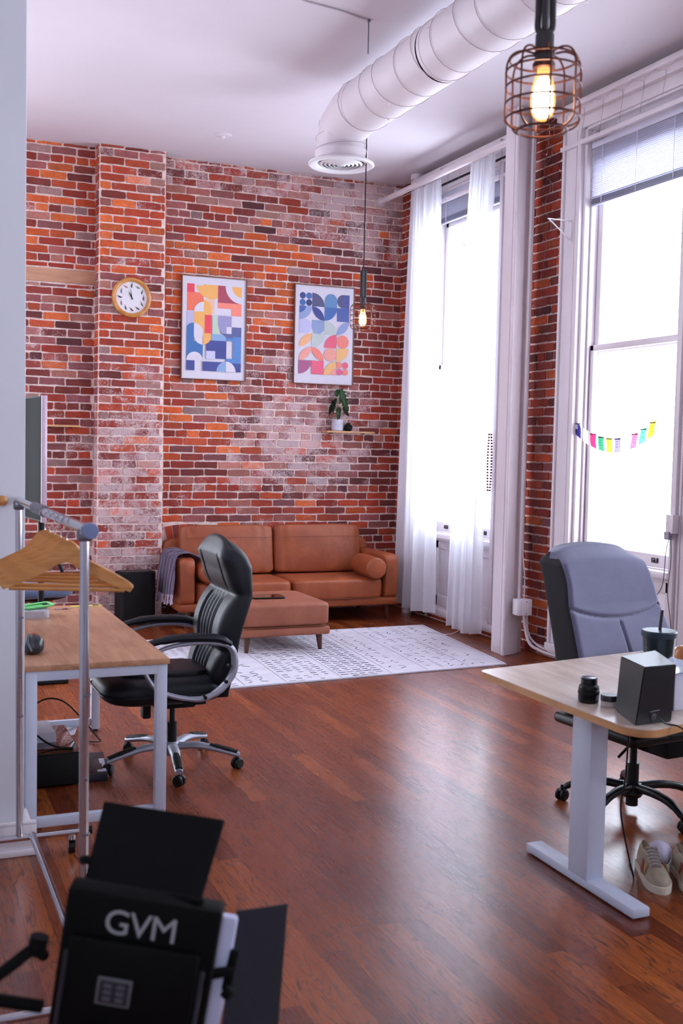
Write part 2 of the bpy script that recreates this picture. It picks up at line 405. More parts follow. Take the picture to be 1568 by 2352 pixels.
# ---- right wall with two windows seen and two unseen ones added for more daylight
WIN=[(7.78,9.0),(5.55,6.66),(3.15,4.3),(.7,1.85)]; WB,WT=.13,3.92
def solid_right(bm):
    ys=[-1.2]; 
    for a,b in sorted(WIN): ys+= [a,b]
    ys.append(YB+.3)
    for i in range(0,len(ys),2): box(bm,(XW+.2,(ys[i]+ys[i+1])/2,ZC/2),(.4,ys[i+1]-ys[i],ZC),mi=1)
    for a,b in WIN:
        box(bm,(XW+.2,(a+b)/2,(WT+ZC)/2),(.4,b-a,ZC-WT),mi=1); box(bm,(XW+.2,(a+b)/2,WB/2),(.4,b-a,WB),mi=1)
bm,fa,wa=brick_bm(); solid_right(bm)
TR=lambda u,v,d:(XW-d,u,v)
segs=[(1.9,3.1),(4.35,5.5),(6.72,7.72),(9.06,YB-.005)]
for a,b in segs: bricks(bm,a,b,0,ZC,TR,pal_right,fa,wa,off=.02,hdr=5)
for a,b in WIN[:3]: bricks(bm,a,b,0,WB,TR,pal_right,fa,wa,off=.02,hdr=5)
struct('wall_right',bm,[BRICK,MORTAR],smooth=False)
# ---- floor, ceiling, other walls of the room (behind the viewpoint)
struct('floor',box(B(),(1.1,4.2,-.05),(8.6,11.8,.1)),FLOOR)
struct('ceiling',box(B(),(1.1,4.2,ZC+.05),(8.6,11.8,.1)),CEIL)
struct('wall_left',box(B(),(-2.75,4.2,ZC/2),(.3,11.8,ZC)),WALLP)
bm=B(); FW=(-1.1,-.3,1.7,3.3)  # opening for an unseen window added to brighten partition and foreground
box(bm,((-3.2+FW[0])/2,-1.35,ZC/2),(FW[0]+3.2,.3,ZC)); box(bm,((FW[1]+5.4)/2,-1.35,ZC/2),(5.4-FW[1],.3,ZC)); box(bm,((FW[0]+FW[1])/2,-1.35,FW[2]/2),(FW[1]-FW[0],.3,FW[2])); box(bm,((FW[0]+FW[1])/2,-1.35,(FW[3]+ZC)/2),(FW[1]-FW[0],.3,ZC-FW[3]))
struct('wall_front',bm,WALLP)
bm=B(); box(bm,(-1.05,5.0,ZC/2),(3.1,1.6,ZC),.004); struct('wall_partition',bm,WALLP)
for o in [SC.objects['wall_partition']]: o.location=(-.015,0,0)
bm=B(); box(bm,(-1.03,4.19,.06),(3.12,.03,.12),.006); box(bm,(-1.03,4.182,.012),(3.13,.045,.024),.006); box(bm,(-1.03,4.185,.122),(3.12,.022,.016),.005)
box(bm,(.50,5.0,.06),(.03,1.6,.12),.006); struct('baseboard_left',bm,TRIMW)
# ---- windows
GLASS=None
def glass_mat():
    t=NT('window_glass'); g=t.add('ShaderNodeBsdfTransparent'); g.inputs[0].default_value=(.96,.98,1,1); s=t.add('ShaderNodeBsdfGlossy'); s.inputs['Roughness'].default_value=.02
    f=t.add('ShaderNodeLayerWeight'); f.inputs[0].default_value=.12; m=t.add('ShaderNodeMixShader'); t.link(t.math('MULTIPLY',f.outputs[1],.5),m.inputs[0]); t.link(g.outputs[0],m.inputs[1]); t.link(s.outputs[0],m.inputs[2]); t.link(m.outputs[0],t.out.inputs[0]); return t.m
GLASS=glass_mat()
def window(n,a,b,near=True):
    """tall double hung window in a panelled surround: a..b along the wall"""
    cw=.245; c=(a+b)/2; w=b-a; bm=B(); xf=XW-.06
    def fb(y0,y1,z0,z1,x0,x1,bev=.006): box(bm,((x0+x1)/2,(y0+y1)/2,(z0+z1)/2),(x1-x0,y1-y0,z1-z0),bev)
    for s,e in ((-1,a),(1,b)):
        y=e+s*cw/2; o=e+s*cw
        fb(min(e,o),max(e,o),WB,4.0,xf,XW)                       # flat casing board
        fb(min(e,e+s*.05),max(e,e+s*.05),WB,WT,xf-.022,xf+.01,.008)   # inner bead
        fb(min(e+s*.07,e+s*.085),max(e+s*.07,e+s*.085),WB,WT,xf-.01,xf+.01,.004)
        fb(min(o,o-s*.03),max(o,o-s*.03),WB,4.0,xf-.018,xf+.01,.008)
    fb(a-cw,b+cw,WT,4.03,xf-.002,XW); fb(a-cw-.02,b+cw+.02,3.80,3.835,xf-.025,xf+.01)
    fb(a-cw-.04,b+cw+.04,4.0,4.06,xf-.05,XW,.01); fb(a-cw-.06,b+cw+.06,4.055,4.10,xf-.085,XW,.012)
    fb(a-cw-.01,b+cw+.01,WB-.055,WB,xf-.03,XW); fb(a-cw,b+cw,WB-.075,WB-.05,xf-.01,XW)
    # jambs
    fb(a-.01,a+.03,WB,WT,XW-.05,XW+.3); fb(b-.03,b+.01,WB,WT,XW-.05,XW+.3)
    fb(b-.05,b-.03,.85,WT,XW-.005,XW+.018); fb(b-.05,b-.03,.85,WT,XW+.107,XW+.13); fb(a+.03,a+.05,.85,WT,XW-.005,XW+.018)
    fb(a,b,WT-.02,WT,XW-.05,XW+.3)
    # transom board over the glass, apron panel under the sill
    fb(a+.03,b-.03,3.66,WT-.02,XW+.08,XW+.11)
    fb(a,b,WB,.76,XW+.04,XW+.08); 
    for y0,y1 in ((a+.02,a+.14),(b-.14,b-.02)): fb(y0,y1,WB,.76,XW+.02,XW+.05)
    fb(a,b,WB,WB+.1,XW+.02,XW+.05); fb(a,b,.66,.76,XW+.02,XW+.05)
    st=struct('window_%d'%n,bm,TRIMW,ang=.5)
    bm=B(); box(bm,((XW+.06),c,.79),(.26,w-.04,.05),.012); box(bm,(XW+.0,c,.755),(.05,w-.04,.03),.006); obj('window_sill',bm,TRIMW,st)
    # sashes: upper one outside, lower one inside, meeting at z 2.34
    for nm,x,z0,z1 in (('lower_sash',XW+.042,.82,2.36),('upper_sash',XW+.084,2.30,3.66)):
        bm=B(); s=.055; y0,y1=a+.035,b-.035
        for yy in (y0+s/2,y1-s/2): box(bm,(x,yy,(z0+z1)/2),(.038,s,z1-z0),.006)
        hb=.09 if nm=='lower_sash' else .045
        box(bm,(x,c,z0+hb/2),(.038,y1-y0-.02,hb),.006); box(bm,(x,c,z1-.023),(.038,y1-y0-.02,.046),.006)
        so=obj(nm,bm,TRIMW,st); bm=B(); box(bm,(x,c,(z0+z1)/2),(.004,y1-y0-s,z1-z0-.05)); obj('pane',bm,GLASS,so)
        if nm=='lower_sash' and near:
            for yy in ((b-.28),(a+.25)):
                bm=B(); box(bm,(x-.024,yy,z0+.05),(.02,.06,.035),.006); cyl(bm,(x-.03,yy,z0+.05),(x-.045,yy,z0+.05),.009); obj('sash_lift',bm,P('bronze_lift',rgb(88,78,84),.4,.7),so)
    return st
for i,(a,b) in enumerate(WIN): window(i+1,a,b,i<2)  # last two are out of view, added to bring in daylight
bm=B(); cx,cz=(FW[0]+FW[1])/2,(FW[2]+FW[3])/2
for x in (FW[0]+.03,cx,FW[1]-.03): box(bm,(x,-1.3,cz),(.06,.06,FW[3]-FW[2]),.005)
for z in (FW[2]+.03,cz,FW[3]-.03): box(bm,(cx,-1.3,z),(FW[1]-FW[0]-.02,.05,.06),.005)
st=struct('window_5',bm,TRIMW); obj('pane',box(B(),(cx,-1.3,cz),(FW[1]-FW[0]-.1,.004,FW[3]-FW[2]-.1)),GLASS,st)  # unseen window, put in behind the camera for fill daylight
# ---- boxed white post between the windows, electrical box and conduits
bm=B(); hexa(bm,[(4.383,7.092,0),(4.543,7.15,0),(4.543,7.32,0),(4.40,7.30,0)],[(4.383,7.092,ZC),(4.543,7.15,ZC),(4.543,7.32,ZC),(4.40,7.30,ZC)],.006)
hexa(bm,[(4.372,7.09,0),(4.386,7.088,0),(4.392,7.13,0),(4.376,7.135,0)],[(4.372,7.09,ZC),(4.386,7.088,ZC),(4.392,7.13,ZC),(4.376,7.135,ZC)],.004)
hexa(bm,[(4.384,7.15,0),(4.40,7.15,0),(4.41,7.30,0),(4.392,7.30,0)],[(4.384,7.15,ZC),(4.40,7.15,ZC),(4.41,7.30,ZC),(4.392,7.30,ZC)],.004)
box(bm,(4.565,7.27,ZC/2),(.07,.16,ZC),.006)
struct('trim_2',bm,TRIMW)
# ============================================================ FURNITURE
# ---- rug
def rug():
    bm=B(); x0,x1,y0,y1=1.85,4.33,6.70,8.52; z=.012
    def wr(p):
        u=(p[0]-x0)/(x1-x0); v=(p[1]-y0)/(y1-y0); A,Bc,Cc,D=(1.80,6.615),(4.225,6.785),(4.425,8.535),(1.85,8.46)
        return tuple(A[i]*(1-u)*(1-v)+Bc[i]*u*(1-v)+Cc[i]*u*v+D[i]*(1-u)*v for i in (0,1))
    hexa(bm,[(*wr(q),0) for q in ((x0,y0),(x1,y0),(x1,y1),(x0,y1))],[(*wr(q),z) for q in ((x0,y0),(x1,y0),(x1,y1),(x0,y1))],.003)
    def dash(x,y,l,a,w):
        dx,dy=math.cos(a)*l/2,math.sin(a)*l/2; nx,ny=-math.sin(a)*w/2,math.cos(a)*w/2
        p=[(x-dx-nx,y-dy-ny),(x+dx-nx,y+dy-ny),(x+dx+nx,y+dy+ny),(x-dx+nx,y-dy+ny)]
        if min(q[0] for q in p)<x0+.02 or max(q[0] for q in p)>x1-.02 or min(q[1] for q in p)<y0+.02 or max(q[1] for q in p)>y1-.02: return
        f=bm.faces.new([bm.verts.new((*wr(q),z+.0012)) for q in p]); f.material_index=1
    R=random.uniform
    x=x0+.05; bands=[('rows',.34),('vee',.30),('rows',.42),('sol',.40),('vee',.30),('grid',.36),('vee',.3)]
    for kind,wd in bands:
        n=int((y1-y0)/.062)
        for j in range(n):
            y=y0+.03+j*.062
            if kind=='rows':
                for k in range(int(wd/.075)): 
                    if R(0,1)<.85: dash(x+.03+k*.075+R(-.006,.006),y+R(-.005,.005),.050*R(.6,1.1),R(-.15,.15),.016*R(.5,1.2))
            elif kind=='sol':
                for k in range(int(wd/.07)): dash(x+.03+k*.07,y+R(-.006,.006),.058*R(.7,1.1),R(-.1,.1),.020*R(.5,1.2))
            elif kind=='vee':
                for k in range(int(wd/.10)):
                    if R(0,1)<.75: a=R(.5,.9); dash(x+.04+k*.1+R(-.01,.01),y,.058*R(.6,1.1),a if (j+k)%2 else -a,.010*R(.6,1.3))
            else:
                for k in range(int(wd/.09)):
                    if R(0,1)<.7: dash(x+.04+k*.09,y,.05*R(.5,1.1),R(-1.2,1.2),.010)
        x+=wd
        for q in range(40): dash(x-.02,y0+.04+q*(y1-y0-.06)/40,.03,1.57,.005)
    o=obj('rug',bm,[RUGM,RUGD],smooth=False); prop(o,'pale grey woven rug with rows of small dark dashes under the ottoman','rug')
rug()
# ---- sofa
def sofa():
    W=2.075; D=.82; t=empty('sofa',(3.332,9.325,0),0,'tan leather three seat sofa against the brick wall','sofa')
    h=W/2
    bm=B(); box(bm,(0,0,.175),(W-.02,D-.02,.07),.015); obj('base_frame',bm,TAN,t)
    for x in (-h+.1,h-.1):
        for y in (-D/2+.07,D/2-.08): obj('leg',cyl(B(),(x,y,.14),(x+(.02 if x>0 else -.02),y,0),.026,.015),LEGW,t)
    for s,nm in ((-1,'armrest'),(1,'armrest')):
        bm=B(); cushion(bm,(s*(h-.075),-.01,.40),(.075,D/2-.01,.205),9,32,20,.002,s); o=obj(nm,bm,TAN,t)
    bm=B(); cushion(bm,(0,D/2-.07,.46),(h-.02,.07,.27),9,36,18,.002,5); obj('back_frame',bm,TAN,t)
    for i,x in enumerate((-(h-.15)/2,(h-.15)/2)):
        bm=B(); hw=(h-.15)/2-.004
        cushion(bm,(x,-.07,.295),(hw,.35,.098),10,60,26,.004,i+3,ny=9); obj('seat_cushion',bm,TAN,t)
        bm=B(); R=Matrix.Rotation(math.radians(-9),4,'X')
        def puff(p,hw=hw):
            k=(1-(p.x/hw)**2)*(1-(p.z/.235)**2)
            p=p.copy(); p.y+= (-.035 if p.y<0 else .02)*max(0,k)
            p.y+=.004*math.sin(p.x*70+3*noise.noise(p*4))*sm(.05,.2,abs(p.z))
            return p
        cushion(bm,(x,.20,.615),(hw,.085,.225),4.5,72,40,.006,i+8,rot=R,ny=13,fn=puff); c=obj('back_cushion',bm,TAN,t)
        bm=B(); tube(bm,[(x-hw+.03,.098,.735),(x,.072,.74),(x+hw-.03,.098,.735)],.0022,6,sm=5); obj('seam',bm,P('tan_thread',rgb(120,64,40),.7),c)
        bm=B(); tube(bm,[(x-hw+.02,-.424,.215),(x+hw-.02,-.424,.215)],.003,6); obj('piping',bm,P('tan_thread',rgb(120,64,40),.7),t)
    return t
sofa()
def bolster(x,lab):
    t=empty('bolster_cushion',(x,9.08,.485),0,lab,'cushion','bolster cushions on the sofa')
    prof=[(0,-.235),(.05,-.232),(.085,-.225),(.098,-.21),(.1,-.19),(.101,0),(.1,.19),(.098,.21),(.085,.225),(.05,.232),(0,.235)]
    obj('cover',lathe(B(),[(r,z) for r,z in prof],axis='Y',seg=36),TAN,t)
    obj('seam',lathe(B(),[(.099,-.212),(.1005,-.210),(.099,-.208)],axis='Y',seg=36),P('tan_thread',rgb(120,64,40),.7),t)
    return t
b=bolster(4.125,'round tan bolster cushion at the right end of the sofa'); b.rotation_euler=(0,0,math.radians(-4))
b=bolster(2.56,'round tan bolster cushion beside the throw at the left sofa arm')
# ---- knitted throw over the left arm
def throw():
    t=NT('knit'); co=t.coord(); s=t.add('ShaderNodeSeparateXYZ'); t.link(co,s.inputs[0])
    st=t.math('SINE',t.math('MULTIPLY',s.outputs[1],190)); n=t.noise(co,220,2,.5)
    c=t.mix(t.ramp(st,[(0,0.),(.8,1.)]),rgb(134,118,140),rgb(204,194,216)); t.base(t.mix(t.math('MULTIPLY',n,.6),c,rgb(112,98,120))); t.set(Roughness=.95); t.bump(n,.9,.006)
    KN=t.m; root=empty('throw_blanket',(2.37,9.18,.605),0,'grey lilac knitted throw with fringe over the left sofa arm','blanket')
    bm=B(); NU,NV=26,30; g=[]
    # path across the arm: outside hem -> over the top -> inside
    path=smooth_pts([(-.125,-.30),(-.11,-.16),(-.092,-.03),(-.075,.012),(-.03,.03),(.04,.032),(.10,.012),(.17,-.02),(.27,-.05),(.36,-.11)],5)
    for i,(p) in enumerate(path):
        row=[]
        for j in range(NU+1):
            v=j/NU; y=-.28+.60*v
            yy=y*(1-.12*sm(0,20,i)) + .05*math.sin(i*.05)
            wob=.008*math.sin(v*38+i*.1)+.010*noise.noise((v*6,i*.12,2))
            drop=-.04*math.sin(v*2.2)*(1-sm(0,14,i))
            row.append(bm.verts.new((p.x-.005+wob*(-1 if i<12 else .2),yy,p.y+drop+(abs(wob) if i>=12 else 0))))
        g.append(row)
    for A,Bq in zip(g,g[1:]):
        for k in range(NU): bm.faces.new((A[k],A[k+1],Bq[k+1],Bq[k]))
    hem=[v.co.copy() for v in g[0]]
    bmesh.ops.solidify(bm,geom=bm.faces[:],thickness=-.011)
    obj('knitted_cloth',bm,KN,root)
    bm=B(); R=random.uniform
    for k in range(34):
        f=k/34*(len(hem)-1); p=hem[int(f)].lerp(hem[min(len(hem)-1,int(f)+1)],f%1)+V((-.006,0,0)); l=R(.05,.09)
        tube(bm,[p,p+V((R(-.012,.006),R(-.008,.008),-l*.4)),p+V((R(-.02,.008),R(-.015,.015),-l))],[.0045,.0035,.005],5,sm=3)
    obj('fringe',bm,P('fringe_yarn',rgb(190,176,196),.95),root)
throw()
# ---- ottoman and tablet
def ottoman():
    x0,x1,y0,y1=2.44,3.17,7.64,8.42; t=empty('ottoman',((x0+x1)/2,(y0+y1)/2,.012),0,'tan suede ottoman on dark tapered legs, standing on the rug','ottoman')
    w,d=x1-x0,y1-y0
    bm=B(); cushion(bm,(0,0,.283),(w/2,d/2,.092),12,64,22,.003,2,ny=9); obj('seat_cushion',bm,TAN2,t)
    bm=B(); box(bm,(0,0,.155),(w-.01,d-.01,.062),.016,3); obj('base_frame',bm,TAN2,t)
    tube(bm:=B(),[(-w/2+.02,-d/2-.001,.197),(w/2-.02,-d/2-.001,.197),],.003,6); obj('piping',bm,P('tan_thread',rgb(120,64,40),.7),t)
    for sx in (-1,1):
        for sy in (-1,1): obj('leg',cyl(B(),(sx*(w/2-.075),sy*(d/2-.075),.13),(sx*(w/2-.065),sy*(d/2-.065),0),.027,.015),LEGW,t)
ottoman()
tb=empty('tablet',(2.76,8.00,.391),math.radians(-4),'black tablet lying flat on the tan ottoman','tablet')
obj('case',prism(B(),rrect(.26,.19,.012),0,.007,.002),BLACKP,tb); obj('screen',prism(B(),rrect(.24,.17,.004),.0071,.0078),P('dark_glass',rgb(38,22,22),.08,coat=.8),tb)
# ---- left desk (oak top, white steel frame)
def desk_left():
    x0,x1,y0,y1,z=.50,1.085,4.35,5.93,.692; t=empty('desk',((x0+x1)/2,(y0+y1)/2,0),0,'narrow oak topped desk with white square steel frame beside the partition','desk')
    w,d=x1-x0,y1-y0; obj('desktop',box(B(),(0,0,z-.012),(w,d,.024),.003),DESKW,t)
    s=.045
    for sx in (-1,1):
        for sy in (-1,1):
            l=obj('leg',box(B(),(sx*(w/2-s/2-.008),sy*(d/2-s/2-.01),(z-.03)/2+.008),(s,s,z-.036),.003),WHITEM,t)
            obj('foot_cap',cyl(B(),(sx*(w/2-s/2-.008),sy*(d/2-s/2-.01),0),(sx*(w/2-s/2-.008),sy*(d/2-s/2-.01),.012),.018),BLACKM,l)
    for sy in (-1,1):
        y=sy*(d/2-s/2-.01)
        obj('top_rail',box(B(),(0,y,z-.045),(w-2*s-.014,s,.04),.003),WHITEM,t)
        obj('floor_rail',box(B(),(0,y,.05),(w-2*s-.014,.03,.04),.003),WHITEM,t)
    for sx in (-1,1): obj('side_rail',box(B(),(sx*(w/2-.03),0,z-.04),(.03,d-2*s,.03),.003),WHITEM,t)
desk_left()
DZ=.692
# mini computer, phone case, mouse, sticky notes
t=empty('mini_computer',(.66,5.62,DZ),0,'small silver square computer on the oak desk','computer')
bm=B(); prism(bm,rrect(.20,.197,.03),0,.036,.004); obj('case',bm,P('aluminium',rgb(196,194,204),.35,.3),t); obj('base_ring',cyl(B(),(0,0,-.0),(0,0,.001),.08),BLACKM,t)
t=empty('phone_case',(.71,5.63,.731+.004),.35,'bright green phone case lying on the small silver computer','phone case'); t.rotation_euler=(math.radians(4),math.radians(-3),math.radians(20))
GRN=P('green_silicone',rgb(120,214,128),.5); bm=B(); prism(bm,rrect(.15,.072,.014),0,.003,.001); obj('shell',bm,GRN,t)
bm=B(); o=rrect(.15,.072,.014); n=len(o); tube(bm,[(x,y,.008) for x,y in o],.0042,8,closed=True,flat=(1,2.2),up=(0,0,1)); obj('rim',bm,GRN,t)
bm=B(); prism(bm,rrect(.026,.03,.006),.0031,.0042,.0004,tf=lambda x,y,z:(x+.05,y+.01,z)); obj('camera_cutout',bm,BLACKM,t)
def mouse():
    t=empty('vertical_mouse',(.565,4.61,DZ),math.radians(6),'black vertical computer mouse on the near end of the oak desk','mouse')
    bm=B()
    def sh(p):
        p=p.copy(); k=(p.z+.042)/.084; p.x+=(.012)*k; p.x*=1-.35*k*k; p.y*=1-.22*k; p.z=p.z if p.z>-.04 else -.04; return p
    cushion(bm,(0,0,.040),(.043,.058,.042),2.6,32,20,0,0,fn=sh); obj('body',bm,P('mouse_shell',rgb(34,38,44),.25,coat=.5),t)
    bm=B(); tube(bm,[(-.016,-.054,.02),(-.026,-.038,.052),(-.018,-.005,.074),(.0,.035,.075)],[.005,.007,.008,.005],8,sm=5,flat=(1,.6)); obj('thumb_rest',bm,P('grey_rubber',rgb(80,90,98),.4),t)
    bm=B(); lathe(bm,[(.004,-.003),(.009,-.003),(.009,.003),(.004,.003)],seg=20); obj('scroll_ring',bm,P('copper_ring',rgb(186,108,84),.3,.8),t,loc=(.004,-.01,.083))
    bm=B(); cushion(bm,(.036,-.012,.045),(.006,.022,.018),3,16,10); obj('button',bm,P('mouse_button',rgb(14,16,20),.12,coat=.8),t)
mouse()
YEL=P('yellow_note',rgb(206,196,84),.7); bm=B()
t=empty('paper_scrap',(1.0,5.87,DZ),0,'torn yellow paper strip along the far edge of the oak desk','paper'); 
bm=B(); pts=[(-.09,-.022),(-.05,-.016),(-.02,-.024),(.03,-.012),(.07,-.016),(.09,.02),(.03,.03),(-.08,.026)]; prism(bm,pts,.0004,.0014); obj('strip',bm,YEL,t)
bm=B(); tube(bm,[(.035,.012,.003),(.05,.006,.005),(.065,.01,.003)],.0022,6); obj('clip',bm,BLACKM,t)
for i,(x,y,l) in enumerate(((.86,5.80,'small crumpled white paper with red print on the oak desk'),(.74,5.86,'thin folded pink receipt at the far desk edge near the silver computer'))):
    bm=B(); N=7; g=[[bm.verts.new((-.045+.09*a/N,-.02+.04*b_/3,.001+.008*abs(noise.noise((a*.9,b_*1.1,i*5))))) for b_ in range(4)] for a in range(N+1)]
    for A,Q in zip(g,g[1:]):
        for k in range(3): bm.faces.new((A[k],A[k+1],Q[k+1],Q[k]))
    bmesh.ops.solidify(bm,geom=bm.faces[:],thickness=-.0008)
    m=NT('scrap_%d'%i); nn=m.noise(m.coord(),60,2); m.base(m.ramp(nn,[(.45,rgb(226,206,210)),(.6,rgb(176,96,110))])); o=obj('paper_scrap',bm,m.m,loc=(x,y,DZ)); o.rotation_euler=(0,0,.15); prop(o,l,'paper')
# ---- things on the floor under the left desk
t=empty('computer_case',(.70,5.21,0),0,'black glossy computer case lying flat under the left desk','computer')
bm=B(); box(bm,(0,0,.083),(.26,.52,.144),.008); obj('body',bm,BLACKM,t); bm=B(); box(bm,(0,0,.1565),(.245,.50,.003),.001); 
obj('glass_panel',bm,P('smoked_glass',rgb(26,16,16),.06,coat=1),t)
for sx in (-1,1):
    for sy in (-1,1): obj('foot',cyl(B(),(sx*.10,sy*.21,0),(sx*.10,sy*.21,.011),.018),BLACKM,t)
t=empty('cardboard_box',(.655,5.28,.158),0,'flat white cardboard box on the black computer case','box')
bm=B(); box(bm,(0,0,.022),(.17,.26,.043),.002); obj('carton',bm,P('white_card',rgb(216,212,226),.7,var=.03),t); bm=B(); box(bm,(.0,0,.0442),(.158,.245,.001)); obj('lid_flap',bm,P('white_card2',rgb(224,220,232),.7,var=.02),t)
bm=B(); tube(bm,[(-.07,-.1315,.028),(-.03,-.1315,.027),(.0,-.1315,.02)],.003,6); obj('logo_mark',bm,BLACKM,t)
# papers lying behind the case
PAPR=P('office_paper',rgb(212,210,222),.8,var=.03)
for i,(x,y,rz,z,l) in enumerate(((.72,5.99,.1,.001,'flat white paper sheet on the floor beneath the far desk rail'),(.80,5.86,-.25,.004,'curled white paper sheet overlapping another under the far end of the oak desk'))):
    bm=B(); N=10; g=[[bm.verts.new((-.148+.297*a/N,-.105+.21*b_/3,(.03*(a/N)**4 if i else 0)+.0005)) for b_ in range(4)] for a in range(N+1)]
    for A,Q in zip(g,g[1:]):
        for k in range(3): bm.faces.new((A[k],A[k+1],Q[k+1],Q[k]))
    bmesh.ops.solidify(bm,geom=bm.faces[:],thickness=-.0012)
    o=obj('paper_sheet',bm,PAPR,loc=(x,y,z)); o.rotation_euler=(0,0,rz); prop(o,l,'paper')
t=empty('box_folder',(.925,5.16,0),math.radians(-7),'black boxed folder with white corner leaning beside the computer case','box')
bm=B(); box(bm,(0,0,.02),(.10,.36,.04),.003); obj('cover',bm,P('navy_board',rgb(20,22,34),.35),t)
bm=B(); prism(bm,[(.005,-.15),(.045,-.15),(.045,.06),(.02,.06),(.02,-.02),(.03,-.02),(.03,-.12),(.005,-.12)],.0402,.0412); obj('corner_mark',bm,P('white_print',rgb(206,208,228),.5),t)
def cable(pts,r,lab,cat='cable',mat=None,group=None,sm_=8,name='cable'):
    o=obj(name,tube(B(),pts,r,8,sm=sm_),mat or BLACKP); prop(o,lab,cat,group); return o
cable([(.55,5.35,.17),(.60,5.32,.25),(.70,5.30,.33),(.80,5.32,.31),(.90,5.38,.20),(.99,5.50,.08),(1.03,5.60,.02),(.98,5.66,.006)],.0042,'thick black cable looping over the computer case under the oak desk')
cable([(.58,5.10,.27),(.62,5.07,.24),(.68,5.05,.19),(.74,5.03,.165),(.80,5.01,.163)],.005,'short black cord running down across the white box under the desk')
# ---- garment rack and hangers
def rack():
    t=empty('garment_rack',(.475,3.45,0),0,'chrome garment rack with wooden hangers in front of the white partition','garment rack')
    r=.0125; N=(.005,-.63); Fp=(-.015,.68); zt=1.352
    for (x,y) in (N,Fp):
        a=V((x,y,.09)); b=V((x-.006,y+.0,zt-.02)); p=obj('post',cyl(B(),a,b,r,seg=24),CHROME,t)
        for zz in (.55,.92): obj('snap_ring',lathe(B(),[(r,zz-.003),(r+.0012,zz-.002),(r+.0012,zz+.002),(r,zz+.003)],(x,y,0)),STEELG,p)
        obj('snap_button',cyl(B(),(x,y-r-.004,.70),(x,y-r+.002,.70),.004,seg=12),STEELG,p)
        bm=B(); box(bm,(x-.006,y,zt-.012),(.036,.034,.034),.006); obj('corner_joint',bm,STEELG,t)
    obj('hanging_rail',cyl(B(),(-.018,.74,zt+.004),(-.001,-.70,zt+.004),.0145,seg=24),CHROME,t)
    obj('rail_sleeve',cyl(B(),(-.012,.28,zt+.004),(-.009,.05,zt+.004),.0185,seg=24),STEELG,t)
    bm=B(); lathe(bm,[(.0,-.024),(.019,-.022),(.021,-.012),(.021,.008),(.017,.014),(0,.014)],axis='Y',seg=28); obj('end_cap',bm,P('cap_blue_grey',rgb(120,132,172),.35),t,loc=(-.001,-.705,zt+.004))
    for (x,y),w in ((N,.52),(Fp,.50)):
        bm=B(); cyl(bm,(x-w/2,y-.0,.085),(x+w/2,y+.0,.085),.0125); f=obj('foot_bar',bm,CHROME,t)
        for s in (-1,1):
            obj('foot_cap',cyl(B(),(x+s*w/2,y,.085),(x+s*(w/2+.02),y,.085),.0155),BLACKM,f)
            cx=x+s*(w/2-.055); bm=B(); cyl(bm,(cx,y,.078),(cx,y,.058),.014); box(bm,(cx-.0135,y+.008,.042),(.003,.03,.035)); box(bm,(cx+.0135,y+.008,.042),(.003,.03,.035)); c=obj('caster_fork',bm,CHROME,t)
            obj('wheel',cyl(B(),(cx-.011,y+.014,.025),(cx+.011,y+.014,.025),.025,seg=28),BLACKP,c)
    obj('lower_bar',cyl(B(),(.03,-.62,.10),(.03,.66,.10),.0125),CHROME,t)
rack()
def hanger():
    t=empty('coat_hanger',(0,0,0)); w=.165+.0; th=.0065
    top=smooth_pts([(-.172,-.106),(-.168,-.094),(-.12,-.066),(-.06,-.036),(-.036,-.010),(-.02,.010),(0,.017),(.02,.010),(.036,-.010),(.06,-.036),(.12,-.066),(.168,-.094),(.172,-.106)],4)
    bot=smooth_pts([(.165,-.116),(.12,-.098),(.06,-.070),(.0,-.038),(-.06,-.070),(-.12,-.098),(-.165,-.116)],4)
    bm=B(); prism(bm,[(p.x,p.y) for p in top]+[(p.x,p.y) for p in bot],-th,th,.003,tf=lambda x,y,z:(x,z,y)); obj('shoulder',bm,HANGW,t,ang=.5)
    bm=B(); tube(bm,[(-.150,0,-.112),(.150,0,-.112)],.0052,10); obj('trouser_bar',bm,HANGW,t)
    bm=B(); tube(bm,[(0,0,.004),(0,0,.03),(.012,0,.046),(.016,0,.062),(.002,0,.078),(-.014,0,.070),(-.016,0,.058)],.0016,8,sm=5); obj('hook',bm,CHROME,t)
    return t
h0=hanger()
specs=[(3.03,-22,'nearest wooden coat hanger on the chrome rack, its near side fully in view'),(3.12,-18,'second wooden hanger, just behind the nearest one'),(3.215,-26,'middle wooden hanger in the row of five on the rack'),(3.30,-19,'fourth wooden hanger from the near end of the chrome rack'),(3.39,-24,'farthest wooden coat hanger of the row, closest to the partition')]
for i,(y,a,l) in enumerate(specs):
    o=h0 if i==0 else dup(h0)
    o.location=(.462+(y-3.03)*-.03,y,1.372-.082); o.rotation_euler=(0,0,math.radians(a)); prop(o,l,'hanger','wooden coat hangers on the chrome rack')
    o.scale=(1.06,1,1.06)
t=empty('coat_peg',(.398,4.15,1.356),0,'round wooden knob of a coat peg at the left edge by the rack','peg')
bm=B(); cushion(bm,(0,0,0),(.019,.019,.02),2.2,24,14); obj('knob',bm,HANGW,t); obj('stem',cyl(B(),(0,.01,0),(0,.05,0),.008),HANGW,t)
